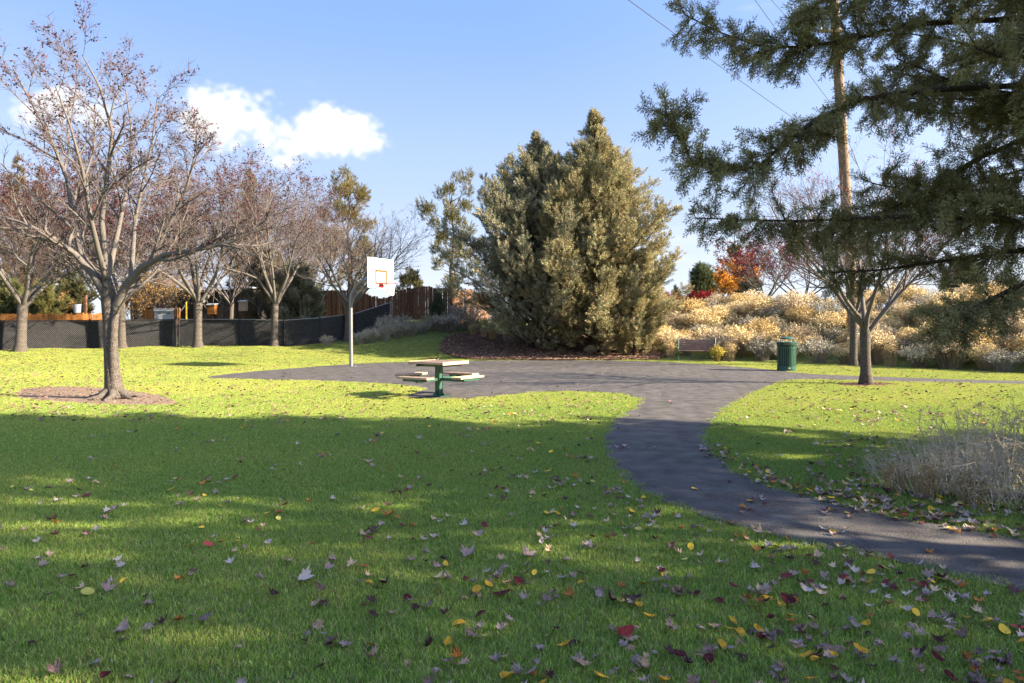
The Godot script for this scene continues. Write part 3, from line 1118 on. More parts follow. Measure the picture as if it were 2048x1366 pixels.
func bare_tree(foot: Vector3, h: float, r: float, limbs: int, spread: float, fork: float, counts: Array, leaves: int, cols: Array, label: String, group := "", size := 0.082) -> void:
	var o := thing("leafless_tree", foot, label, "tree", group)
	var trunk := MB.new()
	var t := Twigs.new()
	var lean := Vector3(rng.randf_range(-0.05, 0.05), 1, rng.randf_range(-0.05, 0.05))
	trunk.tube(PackedVector3Array([Vector3(0, -0.1, 0), Vector3(0, 0.08, 0), lean * 0.3, lean * fork * 0.6, lean * fork, lean * (fork + 0.3)]), PackedFloat32Array([r * 1.75, r * 1.4, r * 1.05, r * 0.92, r * 0.98, r * 0.6]), 12)
	var az := rng.randf() * TAU
	for k in limbs:
		az += TAU / limbs + rng.randf_range(-0.3, 0.3)
		var tilt := rng.randf_range(0.55, 1.0) * spread
		var d := Vector3(cos(az) * sin(tilt), cos(tilt), sin(az) * sin(tilt))
		var q := bend(lean * (fork - 0.15 + 0.07 * k), d, (h - fork) * rng.randf_range(0.8, 1.02), 7, 0.05)
		grow(t, q, r * 0.5, 0.012, 0, counts, 0.48, 0.06)
	finish_tree(o, trunk, t, leaves, cols, size, 0.35, M.bark)

func make_trees() -> void:
	var maroon := [Color(0.07, 0.02, 0.02), Color(0.055, 0.016, 0.018), Color(0.1, 0.03, 0.024)]
	var bright := [Color(0.32, 0.035, 0.03), Color(0.16, 0.03, 0.03), Color(0.45, 0.06, 0.04)]
	# the large tree in the dirt patch, limb by limb
	var foot := gp(228, 797)
	foot.y = 0.0
	var d0 := -foot.z
	var o := thing("leafless_tree", foot, "large spreading tree with few dark red leaves standing in a dirt patch", "tree")
	var trunk := MB.new()
	var t := Twigs.new()
	var up := func(px: float, py: float, dz: float) -> Vector3:
		return at(px, py, d0 - dz) - foot
	var fork: Vector3 = up.call(217, 590, 0)
	trunk.tube(PackedVector3Array([Vector3(0.02, -0.12, 0), Vector3(0.02, 0.05, 0), Vector3(0.0, 0.2, 0), Vector3(-0.02, 0.6, 0.02), up.call(222, 700, 0), up.call(220, 640, 0), fork, up.call(213, 555, 0.03)]), PackedFloat32Array([0.33, 0.26, 0.185, 0.15, 0.14, 0.145, 0.155, 0.09]), 16)
	trunk.tube(PackedVector3Array([Vector3(0.08, -0.1, 0.06), Vector3(0.05, 0.3, 0.07), up.call(226, 700, 0.09), up.call(229, 640, 0.08), up.call(234, 605, 0.05)]), PackedFloat32Array([0.15, 0.105, 0.085, 0.08, 0.07]), 12)
	for k in 7:
		var a := k * 0.9 + 0.3
		var rl := rng.randf_range(0.5, 0.95)
		trunk.tube(PackedVector3Array([Vector3(cos(a) * 0.12, 0.16, sin(a) * 0.12), Vector3(cos(a) * 0.3, 0.05, sin(a) * 0.3), Vector3(cos(a + 0.15) * 0.55, 0.0, sin(a + 0.15) * 0.55), Vector3(cos(a + 0.1) * rl, -0.06, sin(a + 0.1) * rl)]), PackedFloat32Array([0.1, 0.07, 0.045, 0.02]), 7)
	var limbs := [
		[[[214, 596, 0], [185, 548, 0.15], [150, 508, 0.3], [100, 472, 0.5], [45, 445, 0.6], [-30, 425, 0.7], [-110, 380, 0.8]], 0.095],
		[[[212, 585, 0], [188, 545, -0.1], [163, 510, -0.2], [146, 440, -0.35], [135, 360, -0.5], [105, 285, -0.6], [60, 200, -0.7], [25, 135, -0.7]], 0.10],
		[[[216, 580, 0], [210, 520, 0.05], [203, 440, 0.1], [215, 350, 0.2], [225, 265, 0.3], [200, 175, 0.35], [165, 110, 0.4]], 0.085],
		[[[232, 615, 0.03], [252, 570, 0.1], [283, 535, 0.2], [330, 510, 0.3], [400, 498, 0.45], [460, 485, 0.5], [505, 462, 0.5], [545, 425, 0.5]], 0.105],
		[[[262, 556, 0.12], [266, 500, 0.0], [270, 440, -0.1], [285, 370, -0.2], [305, 280, -0.3], [315, 195, -0.35]], 0.06],
		[[[213, 560, 0], [228, 500, -0.3], [245, 420, -0.7], [262, 340, -1.1], [262, 250, -1.4], [250, 170, -1.5]], 0.07],
		[[[213, 565, 0], [196, 500, 0.5], [180, 430, 0.9], [165, 340, 1.2], [140, 250, 1.4], [110, 170, 1.5]], 0.07],
		[[[240, 602, 0], [275, 578, -0.3], [310, 545, -0.7], [350, 480, -1.0], [385, 390, -1.2]], 0.045],
		[[[300, 522, 0.25], [335, 455, 0.3], [372, 380, 0.4], [390, 310, 0.5], [395, 260, 0.5]], 0.05]]
	for l in limbs:
		var q := PackedVector3Array()
		for p in l[0]:
			q.append(up.call(p[0], p[1], p[2]))
		grow(t, q, l[1], 0.011, 0, [13, 9, 8], 0.33, 0.05)
	finish_tree(o, trunk, t, 1300, maroon, 0.062, 0.5, M.bark)
	# the row along the chain link fence
	var row := "leafless trees along the chain link fence"
	bare_tree(on(40, 28.3), 8.6, 0.204, 8, 1.0, 1.9, [11, 8, 8], 7140, maroon, "leafless tree with many dark red leaves and a double trunk by the fence", row)
	bare_tree(on(243, 30.2), 8.0, 0.170, 8, 0.95, 1.9, [11, 8, 8], 6186, maroon, "leafless tree at the fence close behind the large tree", row)
	bare_tree(on(395, 31.4), 8.2, 0.187, 8, 0.85, 2.0, [11, 8, 8], 3330, maroon, "leafless tree at the fence beside the narrow gate gap", row)
	bare_tree(on(548, 32.2), 7.9, 0.162, 8, 0.8, 1.9, [11, 8, 8], 2856, maroon, "leafless tree with slim pale trunk in front of the silvery juniper", row)
	bare_tree(on(694, 34.0), 6.6, 0.15, 8, 0.9, 1.5, [11, 8, 8], 150, maroon, "bare tree directly behind the basketball pole", row)
	for q in [[150, 43.0, 8.5], [318, 44.0, 8.8], [462, 43.0, 8.2], [615, 45.0, 8.0], [40, 43.0, 8.0], [235, 47.0, 9.0], [545, 49.0, 8.4]]:
		bare_tree(on(q[0], q[1]), q[2], 0.15, 8, 0.9, 1.3, [11, 8, 7], 1500, maroon, "leafless brown tree in the yards far behind the chain link fence", "leafless trees in the yards behind")
	# right-hand pair
	bare_tree(gp(1732, 769), 5.6, 0.135, 7, 0.95, 1.35, [10, 7, 5], 130, bright, "slim leafless tree standing in the sunlit lawn by the side path", "", 0.05)
	bare_tree(on(1707, 25.9), 8.0, 0.14, 5, 0.75, 1.9, [9, 6, 6], 700, bright, "leafless tree with scattered bright red leaves in front of the rabbitbrush", "", 0.06)
	# saplings and bare brush in the yard behind
	for q in [[300, 40.0, 4.6], [425, 37.5, 4.2], [452, 38.5, 5.4], [520, 38.0, 4.8], [590, 39.0, 5.0], [355, 42.0, 5.5], [640, 38.0, 4.5]]:
		bare_tree(on(q[0], q[1]), q[2], 0.06, 4, 0.7, 0.9, [8, 6, 4], 60, [Color(0.3, 0.16, 0.04), Color(0.2, 0.1, 0.04)], "thin bare sapling in the yard behind the chain link fence", "bare saplings behind the fence")
	# purple-leaved trees beyond the field
	for q in [[1530, 44.0, 5.2, 5000], [1610, 46.0, 6.0, 4500], [1790, 43.0, 5.2, 3500]]:
		bare_tree(on(q[0], q[1]), q[2], 0.13, 7, 1.15, 0.7, [9, 7, 5], q[3], [Color(0.13, 0.03, 0.045), Color(0.2, 0.035, 0.05), Color(0.09, 0.025, 0.04)], "wide tree with dense purple red leaves beyond the rabbitbrush", "purple leaved trees beyond the field", 0.09)
	for q in [[1447, 60.0, 3.3], [1484, 62.0, 5.0]]:
		bare_tree(on(q[0], q[1]), q[2], 0.12, 7, 0.6, 0.6, [9, 7, 4], 4500, [Color(0.55, 0.24, 0.03), Color(0.42, 0.17, 0.03), Color(0.6, 0.3, 0.05)], "small tree with orange autumn leaves beyond the field", "orange trees beyond the field", 0.13)
	for q in [[1345, 49.0], [1372, 50.0], [1398, 50.5]]:
		bare_tree(on(q[0], q[1]), 1.5, 0.04, 8, 1.0, 0.1, [7, 5, 4], 2200, [Color(0.42, 0.03, 0.04), Color(0.3, 0.03, 0.04)], "low crimson leaved bush at the top of the slope", "crimson bushes", 0.08)
	for q in [[262, 39.0, 2.4], [290, 39.5, 2.9], [335, 40.0, 2.8], [120, 39.5, 2.2]]:
		bare_tree(on(q[0], q[1]), q[2], 0.035, 9, 0.5, 0.15, [7, 5, 3], 1500, [Color(0.3, 0.2, 0.07), Color(0.24, 0.15, 0.06)], "tall golden autumn shrub in the yard behind the fence", "golden shrubs behind the fence", 0.09)

# ---------------------------------------------------------------- conifers
func sprig(n: int, fine: bool, seed_: int) -> ArrayMesh:
	var r := RandomNumberGenerator.new()
	r.seed = seed_
	var m := MB.new()
	m.col = Color(0.55, 0.4, 0.3)
	m.tube(PackedVector3Array([Vector3.ZERO, Vector3(0.02, 0.5, 0.01), Vector3(0, 0.95, 0)]), PackedFloat32Array([0.016, 0.011, 0.004]), 3)
	for k in n:
		var f := (k + r.randf()) / n
		var a := k * 2.399 + r.randf() * 0.5
		var d := Vector3(cos(a), r.randf_range(0.7, 1.3), sin(a)).normalized()
		var p := Vector3(0, f * 0.92, 0)
		var l := (0.42 - 0.22 * f) * r.randf_range(0.7, 1.2)
		m.col = Color(1, 1, 1) * r.randf_range(0.7, 1.2)
		var s := d.cross(Vector3(r.randf() - 0.5, r.randf() - 0.5, r.randf() - 0.5).normalized()).normalized()
		if fine:
			m.leaf(p, d, s, l, 0.022)
			for j in 5:
				var e := p + d * l * (0.25 + 0.16 * j)
				var dd := (d + s * (0.8 if j % 2 == 0 else -0.8) + Vector3(r.randf() - 0.5, r.randf() - 0.3, r.randf() - 0.5) * 0.8).normalized()
				m.leaf(e, dd, dd.cross(Vector3(0.3, 0.5, 0.8)).normalized(), l * 0.45, 0.024)
		else:
			m.leaf(p, d, s, l, 0.034)
			var dd := (d + s * 0.7).normalized()
			m.leaf(p + d * l * 0.4, dd, dd.cross(Vector3(0.3, 0.5, 0.8)).normalized(), l * 0.6, 0.03)
	return m.mesh()

var sprigs := {}

func basis_along(d: Vector3, roll: float, s: float) -> Basis:
	var u := d.cross(Vector3(0.3, 0.2, 0.93)).normalized()
	u = u.rotated(d, roll)
	return Basis(u * s, d * s, u.cross(d) * s)

# kinds: branches from trunk; crown radius at height share t given by the table prof
func conifer(foot: Vector3, h: float, r: float, prof: Array, nb: int, per: int, size: float, tint: Color, lift: float, label: String, group := "", clump := 0.0, called := "juniper_tree", mesh := "coarse", tr := 0.0) -> Node3D:
	var o := thing(called, foot, label, "tree", group)
	var wood := MB.new()
	if tr == 0.0:
		tr = h * 0.017
	var pts := PackedVector3Array(); var rr := PackedFloat32Array()
	for k in 9:
		var t := k / 8.0
		pts.append(Vector3(rng.randf_range(-1, 1) * 0.012 * h, h * t * 0.97 - 0.15, rng.randf_range(-1, 1) * 0.012 * h)); rr.append(lerpf(tr * 1.3, 0.012, pow(t, 0.8)))
	wood.tube(pts, rr, 9)
	part("trunk", wood.mesh(), M.dark_bark, o)
	var br := MB.new()
	var xf := []; var cols := []
	for b in nb:
		var t := pow((b + rng.randf()) / nb, 0.9)
		var reach: float = table(prof, t) * r * rng.randf_range(0.5, 1.2)
		if reach < 0.05 or (t > 0.85 and rng.randf() < 0.55):
			continue
		var az := b * 2.399 + rng.randf() * 0.7
		var x := t * 8.0
		var i := mini(int(x), 7)
		var p := pts[i].lerp(pts[i + 1], x - i)
		var d := Vector3(cos(az), lift + 0.5 * t + rng.randf_range(-0.15, 0.15), sin(az)).normalized()
		var q := PackedVector3Array([p]); var qr := PackedFloat32Array([0.012 + reach * 0.011])
		var segs := 5
		var turn := 0.5 if rng.randf() < 0.1 else 0.1
		for s in segs:
			d = (d + rv() * 0.16 + Vector3.UP * turn).normalized()
			p += d * reach / segs
			q.append(p); qr.append(maxf(0.006, (0.012 + reach * 0.011) * (1.0 - (s + 1.0) / segs)))
		br.tube(q, qr, 4)
		var shade := rng.randf_range(0.8, 1.2)
		var n := maxi(4, int(per * (0.35 + reach / r)))
		for k in n:
			var f := lerpf(0.25, 1.0, pow(rng.randf(), 0.75)) if clump == 0.0 else lerpf(0.72, 1.0, rng.randf())
			var y := f * segs
			var j := mini(int(y), segs - 1)
			var e := q[j].lerp(q[j + 1], y - j)
			var along := (q[j + 1] - q[j]).normalized()
			var off := rv() * (0.06 + 0.085 * reach * (1.15 - f)) if clump == 0.0 else rv().normalized() * clump * pow(rng.randf(), 0.5)
			e += off
			var dd := (along * 0.8 + off.normalized() * 0.7 + Vector3.UP * 0.35 + rv() * 0.35).normalized()
			var s := size * rng.randf_range(0.65, 1.3) * lerpf(1.05, 0.72, t)
			xf.append(Transform3D(basis_along(dd, rng.randf() * TAU, s), e))
			var c := tint * shade * rng.randf_range(0.75, 1.25)
			c.r *= rng.randf_range(0.9, 1.15)
			cols.append(Color(c.r, c.g, c.b))
	for k in 4:   # the leader
		xf.append(Transform3D(basis_along((Vector3.UP + rv() * 0.3).normalized(), rng.randf() * TAU, size * 0.8), pts[8] - Vector3(0, k * 0.1, 0)))
		cols.append(tint)
	part("branches", br.mesh(), M.dark_bark, o)
	many("crown", sprigs[mesh], M.needle, xf, cols, o)
	return o

func make_conifers() -> void:
	sprigs["coarse"] = sprig(20, false, 5)
	sprigs["fine"] = sprig(12, true, 6)
	var cone := [[0.0, 0.75], [0.12, 1.0], [0.3, 0.93], [0.55, 0.66], [0.8, 0.34], [1.0, 0.04]]
	var broad := [[0.0, 0.85], [0.1, 1.0], [0.35, 0.92], [0.6, 0.62], [0.8, 0.28], [0.9, 0.12], [1.0, 0.02]]
	var olive := Color(0.34, 0.31, 0.16)
	var grey := Color(0.28, 0.275, 0.17)
	# the two big junipers behind the court
	conifer(on(1192, 33.0), 11.9, 4.6, broad, 400, 70, 0.34, olive, 0.25, "tallest olive green juniper behind the court, golden in the sun")
	conifer(on(1078, 33.8), 10.9, 5.2, broad, 380, 70, 0.34, grey, 0.3, "grey green juniper growing against the tallest juniper by the wooden fence")
	conifer(on(1270, 32.0), 4.8, 2.3, [[0.0, 0.7], [0.3, 1.0], [0.7, 0.7], [1.0, 0.2]], 60, 70, 0.34, olive, 0.35, "low bushy juniper spreading at the foot of the tallest juniper")
	# open old trees behind the fence
	var open := [[0.0, 0.0], [0.28, 0.1], [0.35, 0.75], [0.6, 1.0], [0.85, 0.8], [1.0, 0.45]]
	conifer(on(905, 46.0), 9.4, 3.0, open, 40, 100, 0.3, Color(0.153, 0.145, 0.051), 0.15, "gnarled open crowned pine with clumped foliage behind the board fence", "", 0.42, "pine_tree")
	conifer(on(700, 52.0), 11.4, 3.0, [[0.0, 0.2], [0.3, 1.0], [0.6, 0.95], [0.85, 0.6], [1.0, 0.25]], 60, 100, 0.32, Color(0.17, 0.145, 0.051), 0.45, "tall dark pine with upright clumps above the hoop", "", 0.48, "pine_tree")
	conifer(on(822, 47.0), 3.9, 1.5, [[0.0, 0.8], [0.5, 1.0], [1.0, 0.3]], 36, 60, 0.3, Color(0.136, 0.136, 0.0595), 0.4, "small dark pine peeking over the board fence", "", 0.3, "pine_tree")
	conifer(on(503, 56.0), 14.2, 2.2, cone, 130, 40, 0.42, Color(0.153, 0.128, 0.0765), 0.2, "tall narrow spire conifer rising behind the leafless trees", "", 0.0, "conifer_tree")
	conifer(on(40, 52.0), 14.4, 2.8, cone, 120, 42, 0.42, Color(0.145, 0.111, 0.068), 0.2, "brown green conifer behind the double trunked tree", "conifers behind the yard", 0.0, "conifer_tree")
	conifer(on(84, 55.0), 14.0, 2.6, cone, 110, 42, 0.42, Color(0.145, 0.111, 0.068), 0.2, "conifer behind the large tree, left of its limbs", "conifers behind the yard", 0.0, "conifer_tree")
	conifer(on(-90, 50.0), 12.0, 2.8, cone, 100, 42, 0.42, Color(0.136, 0.119, 0.068), 0.2, "conifer behind the yard beyond the double trunked tree", "conifers behind the yard", 0.0, "conifer_tree")
	# yard junipers
	var bush := [[0.0, 0.9], [0.4, 1.0], [0.8, 0.7], [1.0, 0.35]]
	conifer(on(88, 37.9), 3.3, 1.35, bush, 60, 60, 0.3, Color(0.145, 0.145, 0.051), 0.5, "rounded green juniper hanging over the orange cedar fence")
	conifer(on(18, 39.0), 3.4, 1.5, bush, 60, 60, 0.3, Color(0.119, 0.128, 0.051), 0.5, "dark green juniper between the double trunk and cedar boards", "junipers in the yard")
	conifer(on(145, 40.5), 3.6, 1.6, bush, 60, 60, 0.3, Color(0.111, 0.111, 0.051), 0.5, "dark juniper behind the metal bucket", "junipers in the yard")
	conifer(on(597, 37.2), 3.6, 1.5, bush, 70, 70, 0.32, Color(0.255, 0.255, 0.17), 0.3, "silvery green juniper drooping over the chain link fence")
	conifer(on(536, 39.0), 4.2, 1.6, bush, 60, 60, 0.32, Color(0.17, 0.162, 0.102), 0.4, "grey juniper behind the slim pale trunk", "junipers in the yard")
	conifer(on(876, 36.8), 2.1, 0.65, cone, 40, 36, 0.22, Color(0.102, 0.128, 0.0765), 0.5, "young dark green juniper in front of the board fence")
	# beyond the field
	conifer(on(1404, 66.0), 4.6, 1.6, bush, 60, 60, 0.42, Color(0.102, 0.128, 0.0595), 0.5, "round dark pine on the skyline past the field", "", 0.45, "pine_tree")
	conifer(on(1352, 70.0), 3.2, 0.9, cone, 40, 40, 0.36, Color(0.102, 0.119, 0.068), 0.4, "small pointed conifer on the skyline beside the junipers", "", 0.0, "conifer_tree")
	conifer(on(1500, 52.0), 2.6, 1.3, bush, 40, 50, 0.34, Color(0.204, 0.187, 0.085), 0.5, "olive juniper below the orange tree on the skyline")
	conifer(on(1920, 48.0), 3.6, 1.8, bush, 50, 60, 0.36, Color(0.119, 0.136, 0.068), 0.5, "dark green juniper behind the field, seen under the near juniper")
	# junipers outside the picture on the right that shade the lawn
	for q in [[13.5, 6.8, 12.0, 3.0, 46, 0.4], [17.5, 3.6, 13.0, 3.6, 40, 0.4], [11.0, 3.2, 10.0, 3.0, 62, 0.24], [12.5, -1.8, 11.5, 3.2, 56, 0.24], [10.0, -5.6, 10.5, 3.0, 56, 0.24], [15.0, 0.4, 11.5, 3.2, 56, 0.24], [15.0, -8.0, 12.0, 3.2, 56, 0.24], [10.6, 0.6, 10.0, 2.9, 56, 0.24], [19.0, 0.0, 13.0, 3.4, 50, 0.24]]:
		conifer(Vector3(q[0], ground(q[0], -q[1]), -q[1]), q[2], q[3], cone, 95, q[4], q[5], Color(0.136, 0.144, 0.068), 0.2, "tall juniper beside the path casting shade over the lawn", "junipers beside the path")

# ---------------------------------------------------------------- the juniper whose boughs hang into the picture
func make_near_juniper() -> void:
	var foot := Vector3(6.9, 0, -6.9)
	var o := thing("juniper_tree", foot, "dark juniper with long drooping boughs beside the path and dry shrub", "tree")
	var wood := MB.new()
	wood.tube(PackedVector3Array([Vector3(0, -0.2, 0), Vector3(0, 0.3, 0), Vector3(-0.1, 2, 0.05), Vector3(0.05, 4, -0.1), Vector3(-0.05, 6, 0), Vector3(0, 8.5, 0), Vector3(0, 10.3, 0)]), PackedFloat32Array([0.42, 0.3, 0.25, 0.2, 0.15, 0.09, 0.02]), 12)
	part("trunk", wood.mesh(), M.dark_bark, o)
	var br := MB.new()
	var xf := []; var cols := []
	var boughs := []
	# boughs drawn after the photograph: [pixel x, pixel y, distance]
	var drawn := [
		[[2290, 20, 7.0], [1990, 40, 6.9], [1820, 48, 6.9], [1740, 70, 7.0], [1660, 86, 7.0], [1590, 94, 7.0], [1520, 92, 7.1], [1440, 65, 7.1], [1370, 30, 7.2]],
		[[2290, 160, 7.0], [1900, 178, 6.8], [1800, 186, 6.8], [1710, 203, 6.8], [1630, 240, 6.8], [1570, 285, 6.8], [1515, 335, 6.8], [1440, 345, 6.8], [1385, 325, 6.8], [1345, 250, 6.8], [1330, 222, 6.8]],
		[[2290, 520, 7.0], [2000, 440, 7.2], [1850, 432, 7.3], [1720, 436, 7.3], [1600, 442, 7.4], [1500, 440, 7.4], [1390, 436, 7.4]],
		[[2290, 330, 7.0], [2030, 285, 7.2], [1950, 320, 7.3], [1870, 370, 7.4], [1800, 410, 7.4], [1720, 440, 7.5], [1640, 480, 7.5]],
		[[2290, 600, 7.0], [2060, 560, 6.6], [1980, 600, 6.4], [1930, 630, 6.4], [1900, 655, 6.4]],
		[[2290, 480, 7.0], [2040, 500, 7.4], [1900, 520, 7.8], [1760, 540, 8.0], [1660, 545, 8.1]],
		[[2290, -60, 7.0], [1900, -60, 6.8], [1760, -20, 6.8], [1640, 5, 6.8], [1600, 30, 6.8]]]
	for l in drawn:
		var q := PackedVector3Array()
		for p in l:
			q.append(at(p[0], p[1], p[2]) - foot)
		q[0] = Vector3(0, clampf(q[0].y, 1.0, 9.5), 0)
		boughs.append([q, 0.034, true])
	for b in 190:
		var t := (b + rng.randf()) / 190.0
		var y := lerpf(2.35, 10.0, t)
		var az := b * 2.399 + rng.randf()
		var reach := lerpf(3.0, 0.6, pow(t, 2.2)) * rng.randf_range(0.75, 1.08)
		var q := bend(Vector3(0, y, 0), Vector3(cos(az), 0.12 + 0.4 * t, sin(az)).normalized(), reach, 6, 0.02, 0.15)
		boughs.append([q, 0.035, false])
	var tint := Color(0.32, 0.295, 0.13)
	for bo in boughs:
		var q: PackedVector3Array = bo[0]
		var m := q.size()
		var rr := PackedFloat32Array()
		for i in m:
			rr.append(maxf(0.008, bo[1] * (1.0 - i / float(m))))
		br.tube(q, rr, 6)
		var length := 0.0
		for i in m - 1:
			length += q[i].distance_to(q[i + 1])
		var n := int(length / (0.068 if bo[2] else 0.055))
		for k in n:
			var f := lerpf(0.15 if bo[2] else 0.1, 1.0, (k + rng.randf()) / n)
			var x := f * (m - 1)
			var i := mini(int(x), m - 2)
			var p := q[i].lerp(q[i + 1], x - i)
			var along := (q[i + 1] - q[i]).normalized()
			var hang: float = -0.45 if rng.randf() < 0.6 else 0.45
			var d := (along * 0.5 + rv() * 0.8 + Vector3.UP * hang).normalized()
			var bl := rng.randf_range(0.18, 0.55) * (1.1 - 0.45 * f)
			var s := bend(p, d, bl, 3, -0.1, 0.25)
			br.tube(s, PackedFloat32Array([0.007, 0.006, 0.004, 0.003]), 3)
			var shade := rng.randf_range(0.75, 1.25)
			var cnt := int(bl / 0.02)
			for j in cnt:
				var g := (j + rng.randf()) / cnt * 3.0
				var jj := mini(int(g), 2)
				var e := s[jj].lerp(s[jj + 1], g - jj)
				var dd := ((s[jj + 1] - s[jj]).normalized() * 0.8 + rv() * 0.75).normalized()
				xf.append(Transform3D(basis_along(dd, rng.randf() * TAU, rng.randf_range(0.09, 0.17)), e))
				cols.append(tint * shade * rng.randf_range(0.8, 1.2))
	for i in cols.size():
		cols[i] = Color(cols[i].r, cols[i].g, cols[i].b)
	part("branches", br.mesh(), M.dark_bark, o)
	many("crown", sprigs["fine"], M.needle, xf, cols, o)
	print("near juniper sprigs ", xf.size())

# ---------------------------------------------------------------- shrubs
func shrub_mesh(stems: int, h: float, r: float, puffs: int, psize: float, stem_col: Color, puff_col: Color, thick: float, droop: float, foot := 0.3, kink := 0.05, low := 0.72) -> Array:
	var s := MB.new(); var f := MB.new()
	for k in stems:
		var az := rng.randf() * TAU
		var out := sqrt(rng.randf())
		var base := Vector3(cos(az), 0, sin(az)) * r * foot * out
		var hh := h * rng.randf_range(low, 1.05) * (1.0 - 0.35 * out * out)
		var top := Vector3(cos(az) * r * out * rng.randf_range(0.8, 1.1), hh, sin(az) * r * out * rng.randf_range(0.8, 1.1))
		var mid := base.lerp(top, 0.5) + Vector3(cos(az), 0, sin(az)) * r * -0.08 + rv() * kink * h
		mid.y += droop * h * 0.15
		s.col = stem_col * rng.randf_range(0.7, 1.25)
		s.tube(PackedVector3Array([base - Vector3(0, 0.05, 0), mid, top]), PackedFloat32Array([thick * 1.6, thick, thick * 0.5]), 3)
		for j in 3:
			var p := mid.lerp(top, rng.randf())
			var e := p + (top - mid).normalized() * h * 0.16 + rv() * h * 0.1
			s.tube(PackedVector3Array([p, e]), PackedFloat32Array([thick * 0.7, thick * 0.4]), 3)
			if puffs > 0:
				f.col = puff_col * rng.randf_range(0.7, 1.2)
				for i in puffs / 3:
					var d := rv().normalized()
					f.leaf(e + rv() * psize * 0.8, d, side_dir(d, PI / 2, rng.randf() * TAU), psize * rng.randf_range(0.6, 1.2), psize * 0.3)
		f.col = puff_col * rng.randf_range(0.75, 1.2)
		for i in puffs:
			var d := (rv() + Vector3.UP * 0.4).normalized()
			f.leaf(top + rv() * psize * 1.3, d, side_dir(d, PI / 2, rng.randf() * TAU), psize * rng.randf_range(0.6, 1.2), psize * 0.3)
	return [s.mesh(), f.mesh()]

func shrub(called: String, meshes: Array, p: Vector3, s: float, label: String, group: String, heads := "flower_heads") -> void:
	var o := thing(called, p, label, "shrub", group, rng.randf() * TAU)
	var a := part("stems", meshes[0], M.dry, o)
	a.set_meta("kind", "stuff")
	a.scale = Vector3.ONE * s
	var b := part(heads, meshes[1], M.dry, o)
	b.scale = Vector3.ONE * s
	b.set_meta("kind", "stuff")

